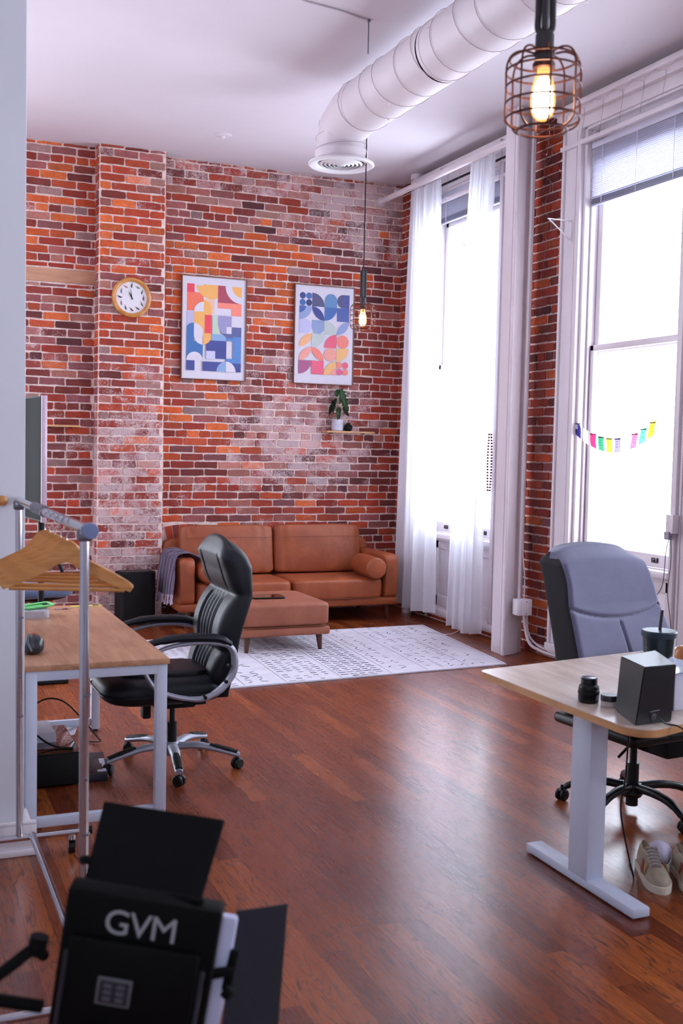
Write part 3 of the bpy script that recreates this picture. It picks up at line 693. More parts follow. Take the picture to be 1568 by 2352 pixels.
# ---- swivel chair parts
def caster(t,x,y,ang,r=.027,m=BLACKP):
    c=empty('tmp')if 0 else None
    d=V((math.cos(ang),math.sin(ang),0)); n=V((-d.y,d.x,0)); p=V((x,y,r))
    bm=B(); cyl(bm,(x,y,r*1.5),(x,y,r*2.7),.008); box(bm,(x,y,r*1.55),(.035,.028,.02),.007,rot=Matrix.Rotation(ang,4,'Z'))
    f=obj('caster',bm,m,t)
    for s in (-1,1):
        q=p+n*s*.014; obj('wheel',lathe(B(),[(0,-.009),(r*.8,-.009),(r,-.004),(r,.004),(r*.8,.009),(0,.009)],axis='X',seg=28),m,f,loc=q,rot=(0,0,ang+PI/2))
def backrest_sections(zs,cx,hw,front,back,seg,cy=0,n=3.2,fn=None):
    out=[]
    for i,z in enumerate(zs):
        ring=[]
        for k in range(seg):
            th=2*PI*k/seg; c,s=math.cos(th),math.sin(th); e=2/n
            px=math.copysign(abs(c)**e,c); py=math.copysign(abs(s)**e,s)
            x=(front[i]+back[i])/2+(back[i]-front[i])/2*px; y=cy+hw[i]*py
            p=V((x,y,z))
            if fn: p=fn(p,px,py,i)
            ring.append(p)
        out.append(ring)
    return out
def interp(tab,z):
    for (a,b),(c,d) in zip(tab,tab[1:]):
        if z<=c: t=max(0,(z-a)/(c-a)); return b+(d-b)*t
    return tab[-1][1]
def pad_ring(nf=70,a=.14,b=.62,nc=7,nb=20):
    """evenly sampled rounded section: (across -1..1, depth -1 front .. 1 back)"""
    o=[(-1+a+(2-2*a)*k/nf,-1.0) for k in range(nf)]
    o+=[(1-a+a*math.sin(PI/2*k/nc),-1+b*(1-math.cos(PI/2*k/nc))) for k in range(nc)]
    o+=[(1,-1+b+(1-.45+1-b)*k/4*1.0) for k in range(4) if -1+b+(2-b-.45)*k/4<.55]
    o+=[(1-a*1.6*(1-math.cos(PI/2*k/nc)),.55+.45*math.sin(PI/2*k/nc)) for k in range(nc)]
    o+=[(1-a*1.6-(2-3.2*a)*k/nb,1.0) for k in range(nb)]
    o+=[(-1+a*1.6*(1-math.sin(PI/2*k/nc)),.55+.45*math.cos(PI/2*k/nc)) for k in range(nc)]
    o+=[(-1,.55-(.55+1-b)*k/4) for k in range(4)]
    o+=[(-1+a*(1-math.cos(PI/2*k/nc)),-1+b*(1-math.sin(PI/2*k/nc))) for k in range(nc)]
    return o
def exec_chair():
    X0,Y0=1.29,5.12; t=empty('office_chair',(X0,Y0,0),0,'black padded leather executive chair with silver arms at the oak desk','office chair')
    fr=[(.38,.13),(.512,.135),(.623,.155),(.734,.185),(.878,.225),(.98,.215),(1.06,.195),(1.13,.20)]
    bk=[(.38,.235),(.649,.275),(.856,.335),(1.0,.335),(1.056,.315),(1.10,.285),(1.13,.25)]
    zs=[.375+(.685)*i/68 for i in range(69)]+[1.06+.08*math.sin(PI/2*k/14) for k in range(1,15)]; F=[];Bk=[];H=[]
    for z in zs:
        bul=0
        for a,b,d in ((.36,.60,.035),(.60,.865,.05),(.865,1.20,.055)):
            if a<=z<=b: bul=d*math.sqrt(max(0,math.sin(PI*(z-a)/(b-a))))
        e=math.sqrt(max(.0025,1-(max(0,z-1.06)/.0801)**2)); f=interp(fr,z)-bul+.03; b=interp(bk,z)
        m=(f+b)/2; F.append(m+(f-m)*e); Bk.append(m+(b-m)*e)
        H.append((.235+.02*math.sin(PI*(z-.38)/.75)+ (bul*.15))*(1-.30*(1-e))*(1-.1*sm(.5,.38,z) if z<.5 else 1))
    def fn(p,px,py,i):
        p.z-=.05*abs(py)**3*sm(.95,1.14,p.z)
        if px<-.3:
            k=sm(.52,.3,abs(py)) if abs(py)>.3 else 1
            k*=1 if .44<p.z<.86 else 0
            edge=max(0,min(1,(p.z-.44)/.05,(.86-p.z)/.06))
            p.x+=.010*math.cos(py*48)*k*edge*1.0
            p.x+=.022*math.exp(-((abs(py)-.55)/.07)**2)*edge if p.z<.86 else .016*math.exp(-((abs(py)-.62)/.09)**2)*(1-sm(.98,1.08,p.z))*sm(.88,.92,p.z)
        return p
    secs=[]
    for i,z in enumerate(zs):
        row=[]
        for (w_,d_) in pad_ring(90,.26,.8):
            p=V(((F[i]+Bk[i])/2+(Bk[i]-F[i])/2*d_,H[i]*w_*(1-.0),z)); p.z-=.045*abs(w_)**3*sm(.95,1.14,z)
            if d_<-.7:
                if z<.865:
                    edge=max(0,min(1,(z-.44)/.04,(.865-z)/.035))
                    if abs(w_)<.40: p.x+=.0055*math.cos(w_*2*PI*5.2)*edge
                    p.x+=.020*math.exp(-((abs(w_)-.44)/.035)**2)*edge
                    p.x+=.006*edge*(abs(w_)<.44)
                else: p.x+=.014*math.exp(-((abs(w_)-.58)/.04)**2)*(1-sm(1.0,1.09,z))*sm(.875,.90,z)
            row.append(p)
        secs.append(row[::-1])
    bm=B(); loft(bm,secs); obj('backrest',bm,BLKL,t,ang=1.2)
    # seat cushion
    bm=B()
    def sf(p):
        p=p.copy(); p.z+= .02*math.sin(PI*(p.x+.3)/.6) if p.z>0 else 0; p.z-=.03*sm(-.16,-.30,-(-p.x)) if 0 else 0; return p
    cushion(bm,(-.07,0,.415),(.30,.255,.075),4.2,64,26,.003,4,ny=3); obj('seat',bm,BLKL,t)
    bm=B(); cushion(bm,(-.06,0,.485),(.22,.17,.022),4,40,12); 
    obj('seat_pad',bm,BLKL,t)
    bm=B(); tube(bm,rr:=[(-.07+x,y,.405) for x,y in rrect(.602,.512,.12)],.005,6,closed=True); obj('piping',bm,BLKL,t)
    bm=B(); box(bm,(.0,0,.325),(.20,.14,.05),.01); box(bm,(-.135,-.02,.30),(.04,.06,.09),.008); obj('tilt_mechanism',bm,BLACKM,t)
    for s in (-1,1):
        y=s*.285; 
        loop=[(-.20,y*.97,.53),(-.15,y,.455),(-.06,y,.412),(.06,y,.392),(.15,y,.425),(.215,y,.50),(.225,y,.58),(.195,y,.635),(.10,y,.655),(-.02,y,.655),(-.12,y,.635),(-.19,y,.595),(-.215,y*.985,.56)]
        bm=B(); tube(bm,loop,[.013,.014,.015,.017,.020,.021,.020,.016,.013,.012,.012,.012,.012],12,closed=True,sm=5,flat=(1.25,.8),up=(0,1,0)); a=obj('armrest_frame',bm,SILVER,t)
        bm=B(); tube(bm,[(-.215,y,.63),(-.17,y,.665),(-.06,y,.683),(.06,y,.683),(.15,y,.672),(.205,y,.645)],[.012,.021,.026,.027,.027,.020],14,sm=5,flat=(1.25,.75),up=(0,1,0)); obj('arm_pad',bm,BLKL,t)
        for q in ((.195,.545),(.18,.47),(.08,.402)): obj('bolt',cyl(B(),(q[0],y-s*.0,q[1]),(q[0],y+s*.027,q[1]),.008,seg=16),BLACKM,a)
        bm=B(); box(bm,(.04,y-s*.045,.375),(.10,.09,.02),.004); obj('arm_bracket',bm,BLACKM,t)
    obj('gas_lift',cyl(cyl(B(),(0,0,.13),(0,0,.31),.014),(0,0,.10),(0,0,.22),.024),BLACKP,t)
    bm=B(); lathe(bm,[(0,.06),(.036,.06),(.044,.075),(.04,.115),(.03,.125),(0,.125)]); obj('hub',bm,SILVER,t)
    for k in range(5):
        a=math.radians(-98+72*k); d=V((math.cos(a),math.sin(a),0)); R=Matrix.Rotation(a,4,'Z')
        pts=[d*.02+V((0,0,.10)),d*.12+V((0,0,.108)),d*.22+V((0,0,.095)),d*.30+V((0,0,.076)),d*.335+V((0,0,.068))]
        bm=B(); tube(bm,pts,[.026,.024,.021,.019,.017],12,sm=4,flat=(1.1,.75),up=(-d.y,d.x,0)); arm=obj('base_arm',bm,SILVER,t)
        pts=[d*.19+V((0,0,.113)),d*.26+V((0,0,.098)),d*.325+V((0,0,.082))]
        bm=B(); tube(bm,pts,[.014,.018,.016],10,sm=4,flat=(1.1,.6),up=(-d.y,d.x,0)); obj('foot_grip',bm,BLACKM,arm)
        caster(t,d.x*.325,d.y*.325,a+.9,.027)
exec_chair()
def grey_chair():
    X0,Y0=3.035,3.81; t=empty('office_chair',(X0,Y0,0),math.radians(6),'grey fabric high back office chair with dark sides behind the white legged desk','office chair')
    # backrest faces -y; outline x half width, centre lean
    zs=[.44+(.70)*i/120 for i in range(121)]; secs=[]
    lean=[(.44,.08),(.7,.17),(.9,.26),(1.14,.38)]; hw=[(.44,.30),(.66,.305),(.9,.275),(1.0,.262),(1.08,.255),(1.14,.225)]
    front=[];back=[];H=[]
    for z in zs:
        c=interp(lean,z); top=sm(1.08,1.145,z); b=0.02*math.sin(PI*min(1,max(0,(z-.9)/.24))) if z>.9 else .012*math.sin(PI*(z-.44)/.46)
        f=c-.075-b; k=c+.095; m=(f+k)/2; front.append(m+(f-m)*(1-top*.72)); back.append(m+(k-m)*(1-top*.72)); H.append(interp(hw,z)*(1-.05*top))
    PR=pad_ring(110,.10,.5)
    def ring(i):
        out=[]; z=zs[i]
        for px,py in PR:
            y=(front[i]+back[i])/2+(back[i]-front[i])/2*py; x=H[i]*px
            if py<-.4:
                zc=.885-.045*(1-(px/.95)**2) if abs(px)<.95 else .885
                y+=.018*math.exp(-((z-zc)/.009)**2)*(abs(px)<.97)
                if z<zc: y+=.014*math.exp(-((px-.1*(zc-z))/.022)**2)*sm(0,.03,zc-z)
                y+=.012*abs(px)**3*-1
            out.append(V((x+.035,y,z+ .02*(1-px*px)*sm(1.0,1.14,z)-.02*abs(px)**5*sm(1.02,1.14,z))))
        return out
    bm=B(); loft(bm,[ring(i) for i in range(121)])
    bm.faces.ensure_lookup_table(); n_=len(PR)
    for q in range(120*n_):
        i,k=divmod(q,n_); px,py=PR[k]
        if py>-.72 and not (py<.2 and i>114): bm.faces[q].material_index=1
    obj('backrest',bm,[GREYF,DARKF],t,ang=1.2)
    bm=B(); cushion(bm,(0,-.03,.475),(.29,.27,.065),4.5,56,22,.003,7,ny=3); obj('seat',bm,GREYF,t)
    bm=B(); box(bm,(0,-.03,.405),(.56,.50,.05),.02,3); obj('seat_shell',bm,BLACKP,t)
    bm=B(); box(bm,(0,-.0,.365),(.16,.22,.06),.01); box(bm,(.13,-.08,.325),(.22,.20,.11),.02); obj('tilt_mechanism',bm,BLACKM,t)
    for s in (-1,1):
        bm=B(); box(bm,(s*.285,.0,.40),(.05,.09,.09),.012); a=obj('arm_mount',bm,BLACKP,t)
        obj('side_knob',lathe(B(),[(0,-.012),(.03,-.012),(.036,-.006),(.036,.006),(.028,.012),(0,.012)],axis='X',seg=28),P('knob_grey',rgb(74,74,78),.45),a,loc=(s*.322,-.01,.395))
    bm=B(); tube(bm,[(.02,-.05,.36),(-.12,-.11,.345),(-.24,-.16,.315)],.006,8,sm=4); obj('height_lever',bm,BLACKP,t)
    cyl(bm:=B(),(0,0,.03),(0,0,.22),.027); cyl(bm,(0,0,.2),(0,0,.36),.016); obj('gas_lift',bm,BLACKP,t)
    obj('hub',lathe(B(),[(0,.07),(.04,.07),(.048,.085),(.04,.13),(0,.13)]),BLACKP,t)
    for k in range(5):
        a=math.radians(132-6+72*k); d=V((math.cos(a),math.sin(a),0))
        pts=[d*.02+V((0,0,.11)),d*.12+V((0,0,.118)),d*.22+V((0,0,.105)),d*.28+V((0,0,.075)),d*.30+V((0,0,.06))]
        bm=B(); tube(bm,pts,[.024,.021,.019,.016,.013],12,sm=4,flat=(1,.9),up=(-d.y,d.x,0)); obj('base_arm',bm,BLACKP,t)
        caster(t,d.x*.31,d.y*.31,a+1.1,.027)
grey_chair()
# ---- white legged sit-stand desk
def desk_right():
    t=empty('desk',(2.36,3.21,0),0,'pale wood topped sit stand desk on a white T shaped leg at right','desk'); ox,oy=-2.36,-3.21; z=.70
    A,Bp,Cp,D=(2.188,3.722),(2.192,2.715),(3.75,3.17),(3.75,3.985)
    def rc(p,q,r,rad,n=6):
        q=V(q);a=(V(p)-q).normalized();b=(V(r)-q).normalized(); out=[]
        for i in range(n+1):
            k=i/n; out.append(tuple((q+a*rad*(1-k)**2+b*rad*k**2)[:2]))
        return out
    o=rc(Bp,A,D,.03)[::1]; pts=rc(D,A,Bp,.03)+rc(A,Bp,Cp,.13,10)+rc(Bp,Cp,D,.05)+rc(Cp,D,A,.03)
    pts=[(x+ox,y+oy) for x,y in pts][::-1]
    q=B(); prism(q,pts,z-.028,z,.003)
    for f in q.faces:
        if f.calc_center_median().z<z-.0035: f.material_index=1
    obj('desktop',q,[DESKP,DESKE],t)
    bm=B(); box(bm,(.0,0.0,.335),(.075,.115,.60),.004); box(bm,(0,0,.5),(.068,.108,.34),.003); obj('leg_column',bm,WHITEM,t)
    bm=B(); box(bm,(.0,0.01,.022),(.072,.665,.034),.006); f=obj('foot',bm,WHITEM,t)
    for s in (-1,1): obj('levelling_pad',cyl(B(),(0,s*.29,0),(0,s*.29,.006),.02),BLACKM,f)
    bm=B(); box(bm,(0,0,.652),(.06,.56,.035),.004); obj('top_bracket',bm,WHITEM,t)
    bm=B(); box(bm,(.62,.12,.645),(1.2,.06,.04),.004); box(bm,(.62,-.06,.645),(1.2,.03,.04),.004); obj('cross_beam',bm,P('black_steel',rgb(22,22,24),.45,.4),t)
    # far leg, beyond the picture edge
    bm=B(); box(bm,(1.14,0.22,.335),(.075,.115,.60),.004); box(bm,(1.14,.22,.022),(.072,.665,.034),.006); obj('leg_column',bm,WHITEM,t)
    bm=B(); box(bm,(.60,-.14,.60),(.62,.22,.05),.01); obj('cable_tray',bm,BLACKM,t)
desk_right()
RZ=.70
t=empty('loudspeaker',(2.30,2.86,RZ),0,'black boxy desk loudspeaker seen from the back on the pale desk','loudspeaker')
o_=V((2.30,2.86,RZ)); bot=[V(p)-o_ for p in ((2.230,2.796,RZ+.001),(2.382,2.804,RZ+.001),(2.455,3.0,RZ+.001),(2.299,2.992,RZ+.001))]
top=[V(p)-o_ for p in ((2.247,2.782,.895),(2.380,2.787,.895),(2.480,3.015,.895),(2.289,2.96,.895))]
SPK=P('speaker_cabinet',rgb(10,13,20),.42,var=.05); obj('cabinet',hexa(B(),bot,top,.003),SPK,t)
def sface(u,v,d=.001): # back panel point
    a=bot[0].lerp(bot[1],u); b=top[0].lerp(top[1],u); n=(bot[1]-bot[0]).cross(top[0]-bot[0]).normalized(); return a.lerp(b,v)+n*d
bm=B(); tube(bm,[sface(.36,.215),sface(.62,.23)],.0016,6); obj('nameplate',bm,P('worn_print',rgb(92,94,104),.5),t)
bm=B(); n_=(bot[1]-bot[0]).cross(top[0]-bot[0]).normalized(); p=sface(.47,.13,0); cyl(bm,p,p+n_*.004,.011,seg=20); cyl(bm,p+n_*.004,p+n_*.006,.007,.005,seg=16); obj('power_socket',bm,P('socket_grey',rgb(80,80,88),.4),t)
cable([(2.31,2.790,.728),(2.33,2.775,.708),(2.345,2.765,.7035),(2.36,2.745,.702),(2.37,2.728,.69),(2.37,2.735,.665),(2.37,2.80,.655)],.0028,'short black power cord from the loudspeaker bending over the desk edge','cord',name='extension_cord')
cable([(2.365,3.0,.668),(2.374,3.01,.598),(2.43,3.087,.466),(2.456,3.126,.389),(2.474,3.166,.294),(2.499,3.182,.204),(2.534,3.181,.077),(2.562,3.187,.006),(2.63,3.30,.004)],.0032,'black cord dangling to the floor in front of the grey chair','cord',name='extension_cord')
# tumbler
t=empty('tumbler',(2.655,3.21,RZ),0,'dark green tumbler with lid and straw on the pale desk behind the loudspeaker','tumbler')
TG=P('tumbler_green',rgb(12,32,36),.3,.2,coat=.2); bm=B(); prof=[(0,0),(.040,0),(.043,.004)]
for i in range(30): z=.006+i*.0066; prof.append((.044+.016*z/.2+(.0009 if i%2 else 0),z))
obj('cup',lathe(bm,prof+[(.0605,.204),(0,.204)],seg=56),TG,t)
bm=B(); lathe(bm,[(0,.202),(.064,.202),(.0655,.206),(.0655,.220),(.062,.225),(.0,.227)],seg=56); obj('lid',bm,P('lid_teal',rgb(22,44,56),.45),t)
obj('straw',tube(B(),[(.0,0,.208),(.004,0,.25),(.009,.0,.300)],.006,12),P('straw_dark',rgb(34,28,36),.4),t)
# lens and jar
t=empty('camera_lens',(2.287,3.128,RZ),0,'black camera lens standing on the pale desk edge','lens')
bm=B(); prof=[(0,0),(.033,0),(.036,.004),(.036,.012)]
for i in range(14): prof+= [(.0365,.013+i*.0026),(.0352,.0143+i*.0026)]
prof+=[(.036,.050),(.035,.056),(.031,.061),(.0285,.064),(.0285,.082),(.0275,.084),(0,.084)]; obj('barrel',lathe(bm,prof,seg=48),BLACKP,t)
obj('rear_cap',lathe(B(),[(0,.080),(.028,.080),(.029,.082),(.029,.087),(.026,.0885),(0,.0885)],seg=40),P('cap_gloss',rgb(40,44,60),.25),t)
obj('focus_ring',lathe(B(),[(.0368,.030),(.0376,.031),(.0376,.040),(.0368,.041)],seg=48),BLACKM,t)
t=empty('cream_jar',(2.318,3.05,RZ),0,'small low jar with black lid and pale label beside the lens','jar')
obj('glass_jar',lathe(B(),[(0,0),(.026,0),(.029,.004),(.029,.022),(0,.022)],seg=36),P('jar_label',rgb(196,180,176),.4),t)
obj('lid',lathe(B(),[(0,.021),(.0305,.021),(.0305,.038),(.029,.041),(.0,.041)],seg=36),P('jar_lid',rgb(34,30,30),.35),t)
# white box, papers and brown cup at the picture edge
t=empty('storage_box',(2.52,2.99,RZ),0,'white box with grey side at the right edge of the pale desk','box')
bm=B(); box(bm,(0.03,0,.065),(.12,.14,.128),.003); obj('carton',bm,P('white_card',rgb(216,212,226),.7,var=.03),t); bm=B(); box(bm,(-.032,0,.065),(.003,.138,.126)); obj('grey_side',bm,P('grey_card',rgb(96,90,104),.6),t)
bm=B(); N=8; g=[[bm.verts.new((-.10+.2*a/N,-.10+.2*b_/5,.134+.01+.02*noise.noise((a*.5,b_*.6,2)))) for b_ in range(6)] for a in range(N+1)]
for A_,Q in zip(g,g[1:]):
    for k in range(5): bm.faces.new((A_[k],A_[k+1],Q[k+1],Q[k]))
bmesh.ops.solidify(bm,geom=bm.faces[:],thickness=-.001); o=obj('plastic_wrap',bm,P('clear_wrap',rgb(214,224,244),.2,coat=.6),loc=(2.55,3.0,RZ-.006)); prop(o,'crinkled pale plastic wrap lying on the white box','plastic wrap')
bm=B(); box(bm,(0,0,.003),(.42,.16,.006),.002,rot=math.radians(8)); o=obj('keyboard_tray',bm,P('bright_paper',rgb(232,236,248),.5,var=.02),loc=(3.30,3.80,RZ)); o.name='paper_stack'; prop(o,'bright white paper stack on the far side of the pale desk behind the tumbler','paper')
t=empty('wooden_ball',(3.02,3.50,RZ),0,'round brown wooden ball cut by the right picture edge on the desk','ornament')
bm=B(); cushion(bm,(0,0,.055),(.036,.036,.042),2.2,28,18); obj('ball',bm,P('amber_wood',rgb(166,104,52),.35,var=.2),t); obj('stand',lathe(B(),[(0,0),(.026,0),(.022,.008),(.02,.018),(0,.018)]),P('amber_wood',rgb(166,104,52),.35,var=.2),t)
# ---- sneakers
def shoe(x,y,rz,lab,fl=1):
    t=empty('sneaker',(x,y,0),rz,lab,'shoe','pair of cream sneakers under the desk')
    CR=P('sneaker_leather',rgb(206,192,170),.6,bump=.1); SO=P('sneaker_sole',rgb(214,204,184),.6); GR=P('sneaker_tongue',rgb(120,108,104),.8); 
    # toe towards -y
    L=[(-.145,.0),(-.143,.010),(-.137,.019),(-.125,.029),(-.10,.039),(-.075,.044),(-.04,.044),(.02,.036),(.07,.034),(.11,.033),(.135,.024),(.143,.0)]
    def halfw(y): 
        for (a,b),(c,d) in zip(L,L[1:]):
            if y<=c: return b+(d-b)*(y-a)/(c-a)
        return 0
    bm=B(); out=[(halfw(y)*1.06+.002+ (.006*fl if y<-.03 else 0),y*1.03) for y,_ in L]+[(-halfw(y)*1.06-.002+(.006*fl if y<-.03 else 0),y*1.03) for y,_ in L[::-1]]
    prism(bm,smooth2(out),0,.026,.005); obj('sole',bm,SO,t)
    hz=[(-.145,.03),(-.13,.045),(-.09,.058),(-.04,.075),(.01,.094),(.04,.098),(.09,.088),(.13,.10),(.143,.095)]
    secs=[]
    for i in range(29):
        y=-.142+.284*i/28; h=interp(hz,y); w=max(.006,halfw(y)); r=[]
        for k in range(25):
            a=PI*k/24; op=.62 if y>.0 else .8
            r.append(V((math.cos(a)*w*(1-.25*math.sin(a)**2*(1 if y>-.05 else .2))+(.006*fl if y<-.03 else 0)*(1),y,.022+(h-.022)*math.sin(a)**op)))
        secs.append(r)
    bm=B(); rings=[[bm.verts.new(p) for p in s] for s in secs]
    for i,(A_,Q) in enumerate(zip(rings,rings[1:])):
        y=-.142+.284*i/28
        for k in range(24):
            if y>.035 and y<.125 and 8<=k<=15: continue      # foot opening
            bm.faces.new((A_[k],A_[k+1],Q[k+1],Q[k]))
    bm.faces.new(rings[0]); bm.faces.new(rings[-1][::-1]); bmesh.ops.solidify(bm,geom=bm.faces[:],thickness=.004); obj('upper',bm,CR,t,ang=1.0)
    bm=B(); cushion(bm,(0,.07,.05),(.026,.06,.03),3,24,12); obj('lining',bm,P('shoe_lining',rgb(66,58,54),.9),t)
    bm=B(); prism(bm,[(-.016,-.062),(.016,-.062),(.021,.035),(-.021,.035)],0,.004,.001,tf=lambda x,y,z:(x+.004*fl,y,.062+(y+.062)*.40+z+.004)); tg=obj('tongue',bm,GR,t)
    for k in range(6):
        y=-.052+k*.016; z=.062+(y+.062)*.40+.010
        tube(bm:=B(),[(-.022,y,z-.006),(0,y+.004,z+.001),(.026,y+.0,z-.006)],.0022,6,sm=3); obj('lace',bm,P('lace',rgb(176,166,156),.8),tg)
    for s in (-1,1):
        for k,(c,yy) in enumerate((((150,40,50),.0),((150,40,50),-.022),((170,130,66),-.046))):
            w=halfw(yy); bm=B(); prism(bm,[(yy-.006,.034),(yy+.006,.034),(yy+.016,.072),(yy+.004,.072)],0,.0015,tf=lambda y,z,d,s=s:(s*(halfw(y)*(1-.32*sm(.034,.085,z))+.0015+d)+(.006*fl if y<-.03 else 0),y,z)); obj('side_stripe',bm,P('stripe_%d'%c[0],rgb(*c),.6),t)
def smooth2(o): 
    q=smooth_pts([(x,y,0) for x,y in o],3,True); return [(p.x,p.y) for p in q]
shoe(2.624,3.163,math.radians(-26),'left cream sneaker with red and ochre stripes, its toe towards the camera',1)
shoe(2.735,3.085,math.radians(-22),'cream sneaker cut off by the right picture edge beside its mate',-1)
bm=B()
cushion(bm,(0,0,0),(.036,.05,.042),2.3,40,24,.030,3); o=obj('crumpled_sock',bm,P('lilac_sock',rgb(206,198,220),.9,bump=.5,bscale=90),loc=(2.738,3.275,.047)); prop(o,'crumpled lilac white sock tucked in beside the left sneaker','sock')
# ============================================================ WALL THINGS
def sh_disc(cx,cy,r,a0=0,a1=360,n=28,pie=True):
    p=[(cx+r*math.cos(math.radians(a0+(a1-a0)*k/n)),cy+r*math.sin(math.radians(a0+(a1-a0)*k/n))) for k in range(n+1)]
    if a1-a0<359 and pie: p.append((cx,cy))
    elif a1-a0>=359: p=p[:-1]
    return p
def sh_rect(x0,y0,x1,y1): return [(x0,y0),(x1,y0),(x1,y1),(x0,y1)]
def poster(x,z,w,h,lab,shapes,art,tilt=0):
    """shapes: (colour, outline in art units with y down); art=(left,top,width) inside the sheet"""
    t=empty('framed_poster',(x,YB-.012,z),0,lab,'poster','framed geometric posters on the brick wall'); t.rotation_euler=(math.radians(tilt),0,0)
    fr=P('frame_wood',rgb(128,84,66),.5,var=.1,scale=30); bm=B(); f=.008; d=.03
    for cx,cz,sx,sz in ((-w/2+f/2,0,f,h),(w/2-f/2,0,f,h),(0,h/2-f/2,w-2*f,f),(0,-h/2+f/2,w-2*f,f)): box(bm,(cx,-d/2,cz),(sx,d,sz),.0015)
    obj('frame',bm,fr,t)
    mats=[P('poster_paper',rgb(222,216,226),.6,var=.01)]; idx={}
    bm=B(); box(bm,(0,-.012,0),(w-2*f,.008,h-2*f)); y=-.0164
    for c,o in shapes:
        if c not in idx:
            idx[c]=len(mats); mats.append(P('ink_%d_%d_%d'%c,rgb(*c),.6,var=.02,scale=60))
        s=art[2]; pts=[(-w/2+art[0]+px*s,h/2-art[1]-py*s) for px,py in o]
        fc=bm.faces.new([bm.verts.new((px,y,pz)) for px,pz in pts]); fc.material_index=idx[c]; fc.normal_update()
        if fc.normal.y>0: fc.normal_flip()
        y-=.00022
    obj('print',bm,mats,t,smooth=False,recalc=False); return t
R_=(236,78,92); OR=(246,124,96); YE=(246,182,104); WI=(176,76,96); SA=(250,144,124); LV=(192,188,220); BL=(72,118,178); NV=(72,80,146); PL=(222,216,226); GN=(196,212,190); PU=(158,154,194); LB=(142,172,212); SL=(98,104,152); MB=(92,138,200); PE=(240,196,172); LN=(204,204,232)
H=1.514
s1=[(R_,sh_rect(0,0,.135,.15)),(OR,sh_rect(0,.15,.30,.47)),(OR,sh_disc(.135,.31,.17,-90,0)),
 (YE,sh_rect(.30,0,.562,.215)),(YE,sh_disc(.445,-.035,.285,12,168,pie=False)),(PE,sh_rect(.305,.25,.50,.50)),
 (WI,sh_rect(.562,0,1,.31)),(PL,sh_disc(1,0,.30,90,180)),(YE,sh_disc(1,0.005,.18,90,180)),
 (SA,sh_rect(.562,.30,1,.40)),(SA,sh_rect(.817,.40,1,.52)),
 (LV,sh_rect(0,.48,.13,.72)),(YE,sh_disc(.30,.43,.155,-90,0)),(YE,sh_rect(.30,.43,.446,.92)),(YE,sh_rect(.13,.48,.31,.90)),(YE,sh_disc(.295,.90,.15,0,90)),
 (PL,sh_disc(.305,.48,.175,180,270)),(R_,sh_rect(.325,.53,.446,.85)),
 (BL,sh_rect(0,.84,.13,1.33)),(BL,sh_disc(.13,.84,.16,216,270)),(BL,[(0,.74),(.13,.68),(.13,.86),(0,.86)]),(BL,sh_rect(.12,1.0,.295,1.33)),
 (PL,sh_rect(.13,.80,.295,.91)),(PL,sh_disc(.13,.85,.168,-90,0)),(PL,sh_disc(.295,.89,.166,90,180)),(PL,sh_disc(.148,1.335,.148,180,360,pie=False)),(PL,sh_rect(0,1.33,.295,1.34)),
 (NV,sh_rect(0,1.34,.148,H)),
 (GN,sh_rect(.465,.53,.60,.87)),(LB,sh_rect(.446,.86,.724,.98)),
 (PU,sh_rect(.562,.53,.817,.66)),(PU,sh_disc(.817,.655,.255,90,180)),(SL,sh_rect(.817,.72,1,.92)),(SL,[(.64,.84),(.817,.84),(.817,.93),(.74,.92)]),(PL,sh_rect(.724,.72,.817,.84)),
 (MB,sh_rect(.845,.89,1,1.36)),(MB,sh_rect(.724,.92,.86,.97)),(MB,sh_rect(.724,1.28,.86,1.36)),(NV,sh_rect(.355,.975,.724,1.29)),(NV,sh_disc(.30,.80,0.01)),(LN,sh_rect(.355,1.16,.52,1.30)),
 (YE,sh_disc(.295,.90,.15,0,90)),(NV,sh_rect(.295,1.35,1,H)),(MB,sh_rect(.724,1.30,1,1.36)),(LB,sh_disc(.724,H,.175,180,270)),(PL,sh_disc(.724,H,.178,270,360))]
s1=[s for s in s1 if not (s[0]==NV and len(s[1])==28)]
poster(2.80,2.645,.622,.945,'framed geometric print with yellow, orange and navy shapes, left of the two',s1,(.052,.075,.520))
